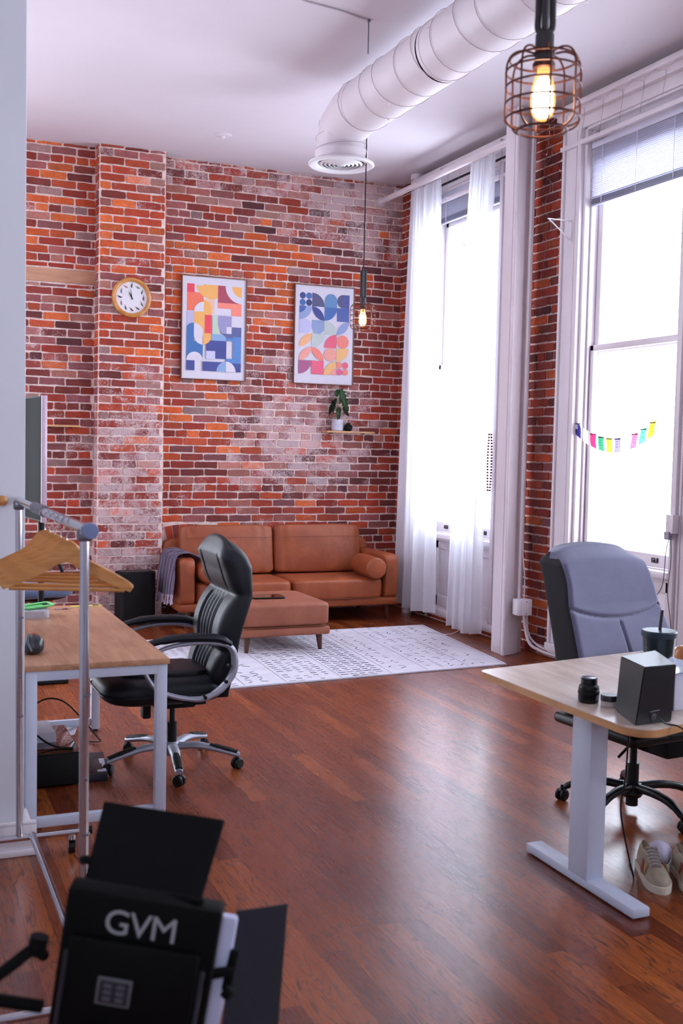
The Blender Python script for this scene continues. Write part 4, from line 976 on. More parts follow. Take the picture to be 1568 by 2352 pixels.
def grid2():
    S=[]; q=.25
    C=lambda r,c:(c*q,r*q)
    def four(r,c,cols):
        x,y=C(r,c)
        for k,col in enumerate(cols): S.append((col,sh_disc(x+q*(.25+.5*(k%2)),y+q*(.25+.5*(k//2)),q*.24)))
    def qd(r,c,corner,col,rad=1,trim=None):
        x,y=C(r,c); cx,cy=(x+(q if 'R' in corner else 0),y+(q if 'B' in corner else 0)); a={'TL':0,'TR':90,'BR':180,'BL':270}[corner]
        S.append((col,sh_disc(cx,cy,q*rad,a,a+90)))
    def leaf(r,c,up,col):
        x,y=C(r,c); n=14; p=[]
        if up: # BL to TR
            p=[(x+q+q*math.cos(math.radians(a)),y+q+q*math.sin(math.radians(a))) for a in [180+90*k/n for k in range(n+1)]]+[(x+q*math.cos(math.radians(a)),y+q*math.sin(math.radians(a))) for a in [0+90*k/n for k in range(n+1)]]
        else:
            p=[(x+q*math.cos(math.radians(a)),y+q+q*math.sin(math.radians(a))) for a in [270+90*k/n for k in range(n+1)]]+[(x+q+q*math.cos(math.radians(a)),y+q*math.sin(math.radians(a))) for a in [90+90*k/n for k in range(n+1)]]
        S.append((col,p))
    def rect(r,c,col,x0=0,x1=1,y0=0,y1=1): x,y=C(r,c); S.append((col,sh_rect(x+q*x0,y+q*y0,x+q*x1,y+q*y1)))
    n1=(62,78,136); b1=(74,112,172); sl=(92,90,130); lb=(104,146,190); b2=(148,168,206); lv=(196,196,230); gr=(196,206,202); pk=(236,104,130); co=(244,138,124); pe=(244,166,150); ye=(242,188,124); pl=(176,96,136); oc=(246,182,132)
    four(0,0,(n1,b1,b1,(52,66,118))); qd(0,1,'BL',sl); rect(0,2,lb,0,1,.5,1); x,y=C(0,2); S.append((lb,sh_disc(x+q/2,y+q/2,q/2,180,360,pie=False)))
    x,y=C(0,3); S.append((sl,sh_disc(x+q/2,y+q/2,q/2,90,270,pie=False))); rect(0,3,(82,92,156),.5,1)
    qd(1,0,'TL',b2); qd(1,0,'TL',(76,104,168),.5); leaf(1,1,False,(72,76,146)); qd(1,2,'TL',(76,114,178)); rect(1,3,(86,102,166))
    rect(2,0,lv,0,.5); x,y=C(2,0); S.append((lv,sh_disc(x+q/2,y+q/2,q/2,-90,90,pie=False))); rect(2,1,b2,0,1,0,.5); x,y=C(2,1); S.append((b2,sh_disc(x+q/2,y+q/2,q/2,0,180,pie=False)))
    qd(2,2,'BL',gr); leaf(2,3,True,(150,164,206)); leaf(3,0,True,oc); qd(3,1,'TL',gr); qd(3,2,'BR',pk); x,y=C(3,3); S.append((co,sh_disc(x+q/2,y+q/2,q*.49)))
    leaf(4,0,True,pe); leaf(4,1,False,co); x,y=C(4,2); S.append((pe,sh_disc(x+q/2,y+q/2,q*.49))); qd(4,3,'TL',ye); qd(5,0,'TL',pl); rect(5,1,pk); qd(5,2,'BR',ye); qd(5,2,'BR',pe,.5); four(5,3,(co,pk,(226,100,140),co))
    return S
poster(3.895,2.65,.622,.945,'framed geometric print with blue shapes above coral ones, right of the two',grid2(),(.052,.075,.516))
# ---- clock
CX,CZ=2.005,2.855; t=empty('wall_clock',(CX,YB-PD-.012,CZ),0,'round wooden wall clock with small bird pictures for hours','clock'); RR=.174
WR=wood_mat('clock_wood',rgb(186,122,52),rgb(206,142,68),rgb(224,166,96),(3,3,3),.35,5,.4)
lathe(bm:=B(),[(.136,.0),(.174,0),(.176,-.012),(.170,-.028),(.155,-.034),(.142,-.026),(.137,-.016)],axis='Y',seg=64); obj('rim',bm,WR,t)
lathe(bm:=B(),[(0,-.008),(.14,-.008),(.14,-.010),(0,-.010)],axis='Y',seg=64); face=obj('clock_face',bm,P('clock_paper',rgb(230,226,230),.5,var=.01),t)
cols=[(60,60,66),(110,130,100),(90,110,110),(120,30,50),(90,100,90),(90,40,50),(110,30,50),(100,80,80),(160,90,90),(60,50,70),(100,120,140),(190,120,120)]
for k in range(12):
    a=PI/2-k*PI/6; r=.105; c=cols[k]; bm=B(); o=V((math.cos(a)*r,-.011,math.sin(a)*r)); ra=random.uniform(-.9,.9)+1.1; R=Matrix.Rotation(ra,4,'Y')
    cushion(bm,o,(.016,.0012,.0065),2,14,8,rot=R); cushion(bm,o+R@V((.014,0,.004)),(.006,.0012,.0055),2,10,6,rot=R); cyl(bm,o-R@V((.012,0,0)),o-R@V((.030,0,.004)),.0025,.001,6); cyl(bm,o,o+R@V((.002,0,-.014)),.0008,.0008,5)
    obj('bird_picture',bm,P('bird_%d'%k,rgb(*c),.7),face)
def hand(ang,l,w,n):
    d=V((math.cos(ang),0,math.sin(ang))); q=V((-d.z,0,d.x)); bm=B(); pts=[d*-.018+q*w,d*.02+q*w*1.3,d*l,d*.02-q*w*1.3,d*-.018-q*w]
    a=[bm.verts.new(p+V((0,-.0145,0))) for p in pts]; b=[bm.verts.new(p+V((0,-.0157,0))) for p in pts]; bm.faces.new(a); bm.faces.new(b[::-1])
    for i in range(5): bm.faces.new((a[i],b[i],b[(i+1)%5],a[(i+1)%5]))
    obj(n,bm,P('clock_hand',rgb(60,70,64),.4,.4),t)
hand(math.radians(118),.058,.0042,'hour_hand'); hand(math.radians(98),.085,.003,'minute_hand')
obj('hand_pin',cyl(B(),(0,-.010,0),(0,-.019,0),.004,seg=12),BLACKM,t)
# ---- shelves and plant
t=empty('wall_shelf',(4.15,YB,1.735),0,'small light wood shelf under the right poster, holding a plant','shelf'); obj('board',box(B(),(0,-.075,-.009),(.50,.15,.018),.002),SHELFW,t)
for s in (-1,1): obj('bracket',box(B(),(s*.17,-.04,-.022),(.015,.08,.008),.001),BLACKM,t)
t=empty('wall_shelf',(1.38,YB,1.722),0,'narrow light wood shelf on the far left brick beside the television','shelf'); obj('board',box(B(),(0,-.06,-.009),(.40,.12,.018),.002),SHELFW,t)
for s in (-1,1): obj('bracket',box(B(),(s*.13,-.03,-.022),(.015,.06,.008),.001),BLACKM,t)
t=empty('potted_plant',(4.03,YB-.08,1.735),0,'small split leaf plant in a white patterned pot on the shelf','plant')
bm=B(); prof=[(0,0),(.048,0),(.052,.004)]+[(.053+.003*(i%2)+.00004*i,.008+i*.008) for i in range(12)]+[(.057,.108),(.050,.108),(.048,.085),(0,.085)]; obj('pot',lathe(bm,prof,seg=40),P('pot_white',rgb(206,206,220),.45,bump=.3,bscale=120),t)
obj('soil',lathe(B(),[(0,.086),(.047,.086),(.047,.09),(0,.092)],seg=24),P('soil',rgb(50,36,30),.95),t)
LEAF=P('leaf_green',rgb(52,96,44),.38,var=.35,scale=14,coat=.2); LEAFD=P('leaf_dark',rgb(34,58,36),.45,var=.3,scale=14)
def leafm(base,tip,w,m,drop=.0,lob=True):
    base=V(base); tip=V(tip); d=tip-base; L=d.length; x=d.normalized(); side=V((1,0,0)); side=(side-x*side.dot(x)).normalized(); nrm=x.cross(side); bm=B(); N=12; cen=[];le=[];ri=[]
    for i in range(N+1):
        f=i/N; wd=w*math.sin(PI*min(1,f*.92+.08))**.7*(1-.25*f); wd*= (.78+.22*math.cos(i*PI)) if lob else 1
        c=base+x*L*f+nrm*(.02*math.sin(PI*f))*-1; cen.append(bm.verts.new(c)); le.append(bm.verts.new(c+side*wd+nrm*.012)); ri.append(bm.verts.new(c-side*wd+nrm*.012))
    for i in range(N): bm.faces.new((cen[i],cen[i+1],le[i+1],le[i])); bm.faces.new((ri[i],ri[i+1],cen[i+1],cen[i]))
    bmesh.ops.solidify(bm,geom=bm.faces[:],thickness=.0012); return bm
for st,b0,tp,w,m in (((.0,0,.09),(.015,-.02,.335),(.075,-.045,.165),.045,LEAF),((0,0,.09),(-.005,-.02,.33),(-.03,-.04,.27),.03,LEAF),((0,0,.09),(-.035,-.01,.24),(-.085,-.02,.135),.024,LEAFD),((0,0,.09),(-.03,-.01,.235),(-.055,-.03,.15),.02,LEAFD),((0,0,.09),(.045,-.015,.205),(.085,-.03,.13),.026,LEAFD),((0,0,.09),(.005,-.02,.20),(-.002,-.04,.105),.028,LEAF),((0,0,.09),(-.02,-.02,.26),(-.07,-.03,.205),.022,LEAFD)):
    b0=(b0[0]*1.2,b0[1],.09+(b0[2]-.09)*1.28); tp=(tp[0]*1.2,tp[1],.09+(tp[2]-.09)*1.28); w*=1.25; bm=leafm(b0,tp,w,m); lf=obj('leaf',bm,m,t,ang=1.4); b=V(b0); tube(bm:=B(),[st,(b.x*.4,b.y*.4,.09+(b.z-.09)*.6),b0],.0022,6,sm=4); obj('stem',bm,P('stem_green',rgb(84,104,62),.5),lf)
t=empty('round_pot',(4.145,YB-.08,1.735),0,'small round black pot beside the white plant pot on the shelf','pot')
obj('bowl',lathe(B(),[(0,0),(.02,0),(.036,.012),(.043,.032),(.040,.052),(.030,.064),(.024,.066),(.022,.06),(0,.055)],seg=32),BLACKM,t)
bm=B(); 
for k in range(9): a=k*.7; cushion(bm,(.012*math.cos(a),.012*math.sin(a),.068+.004*(k%3)),(.009,.009,.009),2,8,6)
obj('succulent',bm,P('dark_succulent',rgb(30,34,30),.7),t)
# ---- television on its bracket
t=empty('television',(.90,6.93,1.07),0,'large black television seen edge on behind the white partition','television')
dv=V((-.052,.42,0)).normalized(); R=Matrix.Rotation(math.atan2(dv.y,dv.x),4,'Z')
def TVb(bm,u0,u1,z0,z1,d0,d1,bev=.003):
    n=V((-dv.y,dv.x,0)); c=dv*((u0+u1)/2)+n*((d0+d1)/2)+V((0,0,(z0+z1)/2)); box(bm,c,(u1-u0,abs(d1-d0),z1-z0),bev,rot=R); return bm
obj('bezel',TVb(B(),0.004,.80,0,.79,-.03,0.0,.004),BLACKM,t); obj('side_trim',TVb(B(),-.004,.004,-.002,.792,-.032,.004,.002),P('tv_silver',rgb(206,184,196),.35,.3),t); obj('screen',TVb(B(),.006,.794,.012,.782,0.0,.004,.001),P('tv_glass',rgb(4,4,6),.5,spec=.02),t)
bm=B(); TVb(bm,.25,.55,.2,.6,-.06,-.031); obj('mount',bm,BLACKM,t); 
bm=B(); cyl(bm,(.05,.40,.4),(.05,.40,-1.05),.02); box(bm,(0.05,.40,-1.055),(.30,.45,.025),.006); obj('floor_stand',bm,BLACKM,t)
# ---- blue seat chair beyond the partition
t=empty('armchair',(.99,7.98,0),math.radians(12),'blue seated chair with black loop arms behind the partition','chair')
bm=B(); cushion(bm,(0,0,.505),(.25,.25,.05),3,40,18); obj('seat',bm,BLUEF,t); bm=B(); lathe(bm,[(0,.43),(.12,.43),(.22,.455),(.235,.475),(0,.475)]); obj('seat_shell',bm,BLACKP,t)
for s in (-1,1):
    bm=B(); tube(bm,[(s*.16,-.02,.47),(s*.20,-.02,.60),(s*.17,-.02,.70),(s*.14,-.0,.78),(s*.15,.10,.80),(s*.18,.2,.70)],.014,8,sm=5); obj('arm_loop',bm,BLACKP,t)
obj('pedestal',cyl(B(),(0,0,.05),(0,0,.44),.025),BLACKP,t)
for k in range(5): a=2*PI*k/5+.3; obj('base_arm',tube(B(),[(0,0,.09),(.15*math.cos(a),.15*math.sin(a),.08),(.29*math.cos(a),.29*math.sin(a),.02)],[.024,.02,.014],8,sm=3),BLACKP,t)
# ---- black box heater between pilaster and sofa
t=empty('air_purifier',(2.0,9.30,0),math.radians(8),'black rounded floor unit standing between desk and brick pilaster','air purifier')
bm=B(); prism(bm,rrect(.32,.22,.05,8),.035,.465,.012); obj('housing',bm,BLACKM,t); 
bm=B(); prism(bm,rrect(.27,.17,.04,8),.465,.469,.001); obj('top_grille',bm,BLACKP,t)
for sx in (-1,1):
    for sy in (-1,1): obj('foot',cyl(B(),(sx*.12,sy*.07,0),(sx*.12,sy*.07,.04),.012),BLACKM,t)
# ============================================================ CEILING THINGS
DX,DY,DZc=3.005,7.24,3.86
def duct():
    t=empty('ventilation_duct',(DX,DY,DZc),0,'white round ventilation duct with ceiling diffuser, wrapped in string lights','duct'); r=.178
    DM=P('duct_paint',rgb(216,204,208),.5,var=.04,scale=4,bump=.08,bscale=30)
    # vertical boot, segmented elbow, long run toward the viewer
    path=[V((0,0,-.24)),V((0,0,-.11)),V((0,-.06,-.01)),V((0,-.20,.035)),V((0,-.40,.04))]
    bm=B(); n=40
    def ring(p,d,rr):
        x=V((1,0,0)); y=d.cross(x).normalized(); return [p+x*rr*math.cos(2*PI*k/n)+y*rr*math.sin(2*PI*k/n) for k in range(n)]
    dirs=[V((0,0,1)),V((0,-.2,1)).normalized(),V((0,-.75,.65)).normalized(),V((0,-1,.12)).normalized(),V((0,-1,0))]
    loft(bm,[ring(p,d,r if i<4 else r*1.02) for i,(p,d) in enumerate(zip(path,dirs))],cap=False); obj('elbow',bm,DM,t,ang=.35)
    L=[-.38,-1.5,-1.52,-2.9,-2.92,-4.3,-4.32,-5.7,-5.72,-7.6]; 
    for i in range(0,len(L),2):
        a,b=L[i],L[i+1]; bm=B(); loft(bm,[ring(V((0,y,.04)),V((0,-1,0)),q) for y,q in ((a,r*1.03),(a-.03,r*1.03),(a-.032,r*1.015),(b,r*1.015))],cap=False); obj('duct_section',bm,DM,t,ang=.5)
    bm=B(); lathe(bm,[(.182,-.24),(.19,-.20),(.19,-.18),(.178,-.18)]); obj('collar',bm,DM,t)
    bm=B(); lathe(bm,[(.186,-.235),(.235,-.262),(.237,-.272),(.225,-.28),(.182,-.272),(.17,-.262),(.168,-.24)],seg=64); d=obj('diffuser_rim',bm,WHITE,t)
    for k in range(5):
        rr=.152-.029*k; z=-.264-.002*k; bm=B(); lathe(bm,[(rr,z),(rr-.013,z-.010),(rr-.0145,z-.008),(rr-.003,z+.006)],seg=56); obj('diffuser_ring',bm,WHITE,d)
    bm=B(); lathe(bm,[(0,-.281),(.014,-.279),(.016,-.272),(0,-.27)],seg=24); obj('centre_cone',bm,WHITE,d)
    obj('throat_shade_disc',lathe(B(),[(0,-.235),(.165,-.235),(.165,-.232),(0,-.232)],seg=40),P('throat_shade',rgb(26,22,24),.8),d)  # near-black disc paints in the shade seen between the louvres
    return t
duct()
WIRE=P('clear_wire',rgb(176,158,158),.4); BULB=P('clear_bulb',rgb(236,228,224),.15,coat=.5)
def string_lights(name,pts,r,lab,every,group='fairy light strings',bd=.012,mx=60):
    t=empty(name,pts[0],0,lab,'string lights',group); o=V(pts[0]); q=[V(p)-o for p in pts]
    obj('wire',tube(B(),q,r,5),WIRE,t); bm0=None; cnt=0
    for i in range(every,len(q),every):
        d=V((random.uniform(-1,1),random.uniform(-1,1),random.uniform(-1,.3))).normalized(); 
        if cnt>=mx: break
        cnt+=1
        if bm0 is None:
            bm=B(); cyl(bm,(0,0,0),(0,0,bd),.0022,seg=6); cushion(bm,(0,0,bd*1.4),(.0035,.0035,bd*.55),2,8,6); bm0=obj('bulb',bm,BULB,t); b=bm0
        else: b=bm0.copy(); COL.objects.link(b); b.parent=t
        b.location=q[i]; b.rotation_euler=V((0,0,1)).rotation_difference(d).to_euler()
    return t
pts=[]
for k in range(560):
    s=k/560; y=-.30-s*5.4; a=s*2*PI*21+.5*math.sin(k*.05); r=.178*1.03+.004; pts.append((DX+r*math.cos(a),DY+y+.05*math.sin(k*.13),DZc+.04+r*math.sin(a)))
string_lights('string_lights',pts,.0018,'clear wire fairy lights spiralled around the white duct run',9)
pts=[]
for k in range(70):
    s=k/70; a=s*2*PI*2.2+2; r=.187; pts.append((DX+r*math.cos(a),DY+r*math.sin(a)-.06*sm(.6,1,s),DZc-.19+.20*s))
string_lights('string_lights',pts,.0018,'short turn of fairy wire looped around the duct boot above the diffuser',14)
t=empty('duct_hanger_wire',(2.70,6.12,ZC),0,'thin grey hanger wire and cord across the ceiling beside the duct','wire')
obj('drop_wire',tube(B(),[(0,0,0),(.0,.0,-.10),(.0,.0,-.20)],.004,6),STEELG,t); obj('ceiling_cord',tube(B(),[(0,0,-.006),(-.2,-.06,-.006),(-.45,-.1,-.006),(-1.2,-.35,-.006)],.005,6),P('cord_white',rgb(196,188,192),.6),t); obj('screw_eye',lathe(B(),[(0,0),(.012,0),(.010,-.012),(0,-.014)],seg=16),STEELG,t)
t=empty('smoke_detector',(2.61,8.87,ZC),0,'small white disc fitted to the ceiling near the brick wall','ceiling disc'); obj('cover',lathe(B(),[(0,0),(.07,0),(.068,-.008),(.04,-.014),(0,-.015)],seg=40),CEIL,t); obj('stub',lathe(B(),[(0,-.014),(.018,-.014),(.012,-.03),(0,-.032)],seg=20),WHITE,t)
# ---- caged pendant lamps
COP=P('cage_metal',rgb(96,52,44),.45,.7,var=.1); PEND=P('pendant_grey',rgb(58,52,56),.6); FILC=emis('filament',(1.0,.80,.52,1),60)
def bulbm():
    t=NT('lamp_bulb'); e=t.add('ShaderNodeEmission'); e.inputs[0].default_value=(1,.42,.12,1); e.inputs[1].default_value=2.6; p=t.add('ShaderNodeBsdfTransparent'); m=t.add('ShaderNodeMixShader'); m.inputs[0].default_value=.55
    t.link(p.outputs[0],m.inputs[1]); t.link(e.outputs[0],m.inputs[2]); t.link(m.outputs[0],t.out.inputs[0]); return t.m
FIL=bulbm()
def pendant(x,y,zb,lab,ztop):
    t=empty('pendant_lamp',(x,y,zb),0,lab,'pendant lamp','caged pendant lamps'); r=.0875; h=.165; w=.0026
    bm=B()
    for k in range(8):
        a=2*PI*(k+.5)/8; d=V((math.cos(a),math.sin(a),0))
        tube(bm,[d*.022+V((0,0,h+.012)),d*.05+V((0,0,h+.018)),d*.075+V((0,0,h+.008)),d*r+V((0,0,h-.02)),d*r+V((0,0,h*.5)),d*r+V((0,0,.028)),d*(r-.012)+V((0,0,.008)),d*.058+V((0,0,0))],w,6,sm=4)
    for rr,z in ((r,.026),(r,.062),(r,.100),(r,.136),(r-.008,h-.002),(.058,0),(.024,h+.012)): tube(bm,[(rr*math.cos(2*PI*k/36),rr*math.sin(2*PI*k/36),z) for k in range(36)],w if z else w*1.2,6,closed=True)
    obj('cage',bm,COP,t)
    sk=obj('socket',lathe(B(),[(0,h-.02),(.021,h-.02),(.022,h+.0),(.022,h+.055),(.018,h+.062),(0,h+.062)],seg=28),PEND,t)
    obj('collar',lathe(B(),[(.0,h-.022),(.026,h-.022),(.027,h-.012),(.023,h-.006),(0,h-.006)],seg=28),COP,sk)
    bm=B()
    cyl(bm,(0,0,h+.05),(0,0,h+.25),.0062)
    for k in range(4):
        a=2*PI*k/4+.95; d=V((math.cos(a),math.sin(a),0))*.0165
        tube(bm,[d*.3+V((0,0,h+.06)),d+V((0,0,h+.07)),d+V((0,0,h+.11)),d+V((0,0,h+.20)),d+V((0,0,h+.245)),d*.3+V((0,0,h+.255))],.0078,8,sm=4)
    obj('grip',bm,PEND,t)
    top=ztop-zb; obj('cord',cyl(B(),(0,0,h+.24),(0,0,top-.02),.0042,seg=8),BLACKM,t); obj('canopy',lathe(B(),[(0,top),(.055,top),(.052,top-.018),(.012,top-.028),(0,top-.028)],seg=28),PEND,t)
    bl=obj('bulb',lathe(B(),[(0,.022),(.012,.024),(.023,.034),(.0285,.05),(.0295,.07),(.027,.098),(.020,.122),(.015,.135),(.0145,.155),(0,.155)],seg=28),FIL,t)
    bm=B(); lathe(bm,[(0,.028),(.015,.032),(.023,.046),(.0235,.085),(.018,.108),(.010,.122),(0,.124)],seg=20); obj('filament',bm,FILC,bl)
    return t
pendant(3.140,7.108,2.420,'smaller caged pendant lamp hanging far off in front of the right poster',ZC)
pendant(1.434,2.222,2.338,'large caged pendant lamp with glowing bulb, nearest at the top of the picture',ZC)
# ============================================================ WINDOW THINGS
def curtain(y0,y1,yt0,yt1,z0,z1,x,seed,lab):
    t=NT('sheer_%d'%seed); n=t.noise(t.mapping(t.coord(),(300,300,300)),1,2); tr=t.add('ShaderNodeBsdfTranslucent'); tr.inputs[0].default_value=(.86,.86,.9,1); df=t.add('ShaderNodeBsdfDiffuse'); df.inputs[0].default_value=(.84,.83,.88,1); tp=t.add('ShaderNodeBsdfTransparent')
    m1=t.add('ShaderNodeMixShader'); m1.inputs[0].default_value=.5; t.link(df.outputs[0],m1.inputs[1]); t.link(tr.outputs[0],m1.inputs[2]); m2=t.add('ShaderNodeMixShader'); m2.inputs[0].default_value=.22; t.link(m1.outputs[0],m2.inputs[1]); t.link(tp.outputs[0],m2.inputs[2]); t.link(m2.outputs[0],t.out.inputs[0])
    root=empty('curtain',(x,(y0+y1)/2,z0),0,lab,'curtain','sheer white curtains'); NU,NV=120,40; bm=B(); g=[]
    for j in range(NV+1):
        v=j/NV; row=[]; z=z1+(z0-z1)*v; a=yt0+(y0-yt0)*(v**.8); b=yt1+(y1-yt1)*(v**.8)
        for i in range(NU+1):
            u=i/NU; ph=u*2*PI*(3.6)+seed; amp=(.014+.026*v)*(1+.5*noise.noise((u*4,v*1.5,seed)))
            yy=a+(b-a)*u+.012*math.sin(ph*2.0+seed); xx=amp*math.sin(ph+.6*noise.noise((u*3,v*2,seed+4)))+.01*math.sin(ph*2.3+v*2)
            row.append(bm.verts.new((xx,yy-(y0+y1)/2,z-z0+.012*math.sin(u*7+seed)*v)))
        g.append(row)
    for A_,Q in zip(g,g[1:]):
        for k in range(NU): bm.faces.new((A_[k],A_[k+1],Q[k+1],Q[k]))
    o=obj('sheer_cloth',bm,t.m,root,ang=3); 
    bm=B(); r2=[(v.co.x,v.co.y,v.co.z) for v in []]
    return root
curtain(8.49,9.23,8.58,9.10,.10,3.95,4.50,1,'left sheer white curtain, next to the sofa end, slightly open')
curtain(7.70,8.20,7.62,7.98,.05,3.95,4.49,2,'right sheer white curtain, hanging beside the boxed post')
t=empty('curtain_rod',(4.555,8.3,3.915),0,'thin black curtain rod with ball finials over the far window','curtain rod')
obj('rod',cyl(B(),(0,.80,0),(0,-.78,0),.010),BLACKM,t)
for s in (.81,-.79): b_=B(); cushion(b_,(0,s,0),(.022,.026,.022),2,16,10); obj('finial',b_,BLACKM,t)
for s in (.72,-.70):
    bm=B(); tube(bm,[(0,s,0),(.05,s,0),(.10,s,0)],.006,6); tube(bm,[(0.05,s,0),(.05,s,-.06)],.005,6); obj('rod_bracket',bm,BLACKM,t)
t=empty('conduit_pipe',(4.46,8.4,3.955),0,'white painted pipe running level in front of the far window header','pipe')
obj('pipe',cyl(B(),(.02,YB-8.4,.03),(-.03,-1.27,.0),.027,seg=24),TRIMW,t)
for s in (1.0,.1,-.9): obj('pipe_strap',box(B(),(.02,s,.045),(.05,.02,.05),.003),TRIMW,t)
obj('wall_flange',cyl(B(),(.02,YB-8.4-.01,.03),(.02,YB-8.4,.03),.045,seg=24),TRIMW,t)
t=empty('radiator_riser',(4.645,9.30,ZC),0,'white round column stub rising behind the pipe in the window corner','column'); obj('shaft',cyl(B(),(0,0,0),(0,0,-ZC),.05,seg=28),TRIMW,t); obj('cap',cyl(B(),(0,0,0),(0,0,-.05),.065,seg=28),TRIMW,t)
def blind(a,b,zt,zb,x,lab,ns,sag=0):
    BLM=P('blind_slat',rgb(206,204,220),.5,var=.03); t=empty('window_blind',(x,(a+b)/2,zt),0,lab,'blind','white slatted blinds'); w=b-a
    obj('head_rail',box(B(),(0,0,-.02),(.04,w,.04),.003),BLM,t)
    for k in range(ns):
        z=-.05-(zt-zb-.09)*k/ns; bm=B(); box(bm,(0,0,z),(.026,w,.0016),rot=Matrix.Rotation(math.radians(14),4,'Y')); obj('slat',bm,BLM,t)
    st=P('blind_stack',rgb(140,138,158),.5)
    bm=B(); 
    for k in range(6): box(bm,(0,0,-(zt-zb)+.012+k*.006),(.027,w,.0022))
    obj('slat_stack',bm,st,t); obj('bottom_rail',box(B(),(0,0,-(zt-zb)),(.03,w,.014),.003),st,t)
    for s in (-.42,0,.42): bm=B(); tube(bm,[(-.015,s*w*.9,-.03),(-.015,s*w*.9,-(zt-zb))],.0022,5); tube(bm,[(.015,s*w*.9,-.03),(.015,s*w*.9,-(zt-zb))],.0022,5); obj('ladder_cord',bm,P('cord_bright',rgb(232,230,240),.5),t)
    return t
blind(5.60,6.61,3.80,3.36,XW-.005,'long slatted blind raised over the nearer window at right',26)
blind(7.83,8.95,3.90,3.64,XW-.005,'slatted blind seen between the curtains of the far window',14)
# prayer flags
t=empty('prayer_flags',(4.655,6.2,1.68),0,'string of small coloured prayer flags sagging across the nearer window','flags')
FY=[6.665+ (5.73-6.665)*k/10 for k in range(11)]; fz=lambda y:-.075+.62*((y-6.21)**2)
cols=[(78,68,150),None,(226,60,110),(70,150,110),(226,222,70),(150,138,204),None,(236,120,146),(110,196,150),(236,188,60)]
obj('string',tube(B(),[(0.02*(1-abs(y-6.2)),y-6.2,fz(y)+.075) for y in FY],.0016,5,sm=4),P('flag_string',rgb(206,190,196),.7),t)
for k,c in enumerate(cols):
    c2=c or (244,240,236); y=FY[0]+(FY[-1]-FY[0])*(k+.35)/10; z=fz(y)+.075; sl=(fz(y-.02)-fz(y+.02))/.04; m=NT('flag_%d'%k); d=m.add('ShaderNodeBsdfDiffuse'); d.inputs[0].default_value=rgb(*c2); q=m.add('ShaderNodeBsdfTranslucent'); q.inputs[0].default_value=rgb(*c2); mx=m.add('ShaderNodeMixShader'); m.link(d.outputs[0],mx.inputs[1]); m.link(q.outputs[0],mx.inputs[2]); m.link(mx.outputs[0],m.out.inputs[0])
    bm=B(); w,h=.033,.098; N=4; g=[]
    for i in range(N+1):
        row=[]
        for j in range(3): yy=-(j/2-.5)*2*w+ (-i/N)*h*(-sl)*.35; zz=-h*i/N+sl*(j/2-.5)*-2*w*-1; row.append(bm.verts.new((.003*math.sin(i*1.3+k)+.02*(1-abs(y-6.2)),y-6.2+yy,z+zz)))
        g.append(row)
    for A_,Q in zip(g,g[1:]):
        for j in range(2): bm.faces.new((A_[j],A_[j+1],Q[j+1],Q[j]))
    bmesh.ops.solidify(bm,geom=bm.faces[:],thickness=.0006); f=obj('flag',bm,m.m,t); f['label']={0:'indigo flag',1:'white flag',2:'crimson flag',3:'dark green flag',4:'yellow flag',5:'lilac flag',6:'white flag',7:'pink flag',8:'mint green flag',9:'gold flag'}[k]
    if c:
        bm=B(); dk=tuple(int(v*.55) for v in c)
        for i in range(3): tube(bm,[(-.004+.02*(1-abs(y-6.2)),y-6.2-.008+.004*(i%2),z-.022-i*.018),(-.004+.02*(1-abs(y-6.2)),y-6.2+.002,z-.026-i*.018),(-.004+.02*(1-abs(y-6.2)),y-6.2+.010,z-.020-i*.018)],.0016,4)
        box(bm,(-.001+.02*(1-abs(y-6.2)),y-6.2,z-.004),(.003,w*2,.008)); obj('printed_mark',bm,P('flagink_%d'%k,tuple(lin(v) for v in dk)+(1,),.8),f)
# bead string
t=empty('bead_garland',(4.60,7.755,1.72),0,'dark red beads hanging in a long loop at the far window edge','beads'); BD=P('red_bead',rgb(112,22,48),.3,coat=.4); b0=None
obj('thread',tube(B(),[(0,-.018,-.47),(.0,-.025,-.25),(0,-.02,0),(0,.0,.01),(0,.02,-.02),(0,.03,-.25),(0,.022,-.47),(0,.0,-.49)],.0012,4,closed=True,sm=3),P('thread_red',rgb(90,20,40),.8),t)
for k in range(40):
    s=(k%20)/19; side=-1 if k<20 else 1; p=(0.0,side*(.018+.012*math.sin(s*PI)),-.01-.46*s)
    if b0 is None: bm=B(); cushion(bm,(0,0,0),(.0105,.0105,.0095),2,10,7); b0=obj('bead',bm,BD,t); o=b0
    else: o=b0.copy(); COL.objects.link(o); o.parent=t
    o.location=p
obj('tassel',tube(B(),[(0,0,-.49),(0,.01,-.55),(0,-.01,-.58),(0,.012,-.60)],.0022,5,sm=4),BD,t)
# hinged shutter brackets
for (y,z,x,l) in ((6.76,3.26,4.60,'white triangular metal bracket on the nearer window casing'),(8.02,3.28,4.63,'thin white triangular bracket by the right curtain of the far window')):
    t=empty('shelf_bracket',(XW-.08,y,z),0,l,'bracket'); BKM=P('bracket_white',rgb(230,228,236),.35)
    obj('wall_plate',box(B(),(0,0,-.07),(.004,.02,.17),.001),BKM,t); obj('top_arm',box(B(),(-.10,0,.01),(.2,.018,.004),.001),BKM,t)
    bm=B(); tube(bm,[(-.19,0,.008),(-.0,0,-.13)],.006,6,flat=(1.6,.5)); obj('brace',bm,BKM,t)
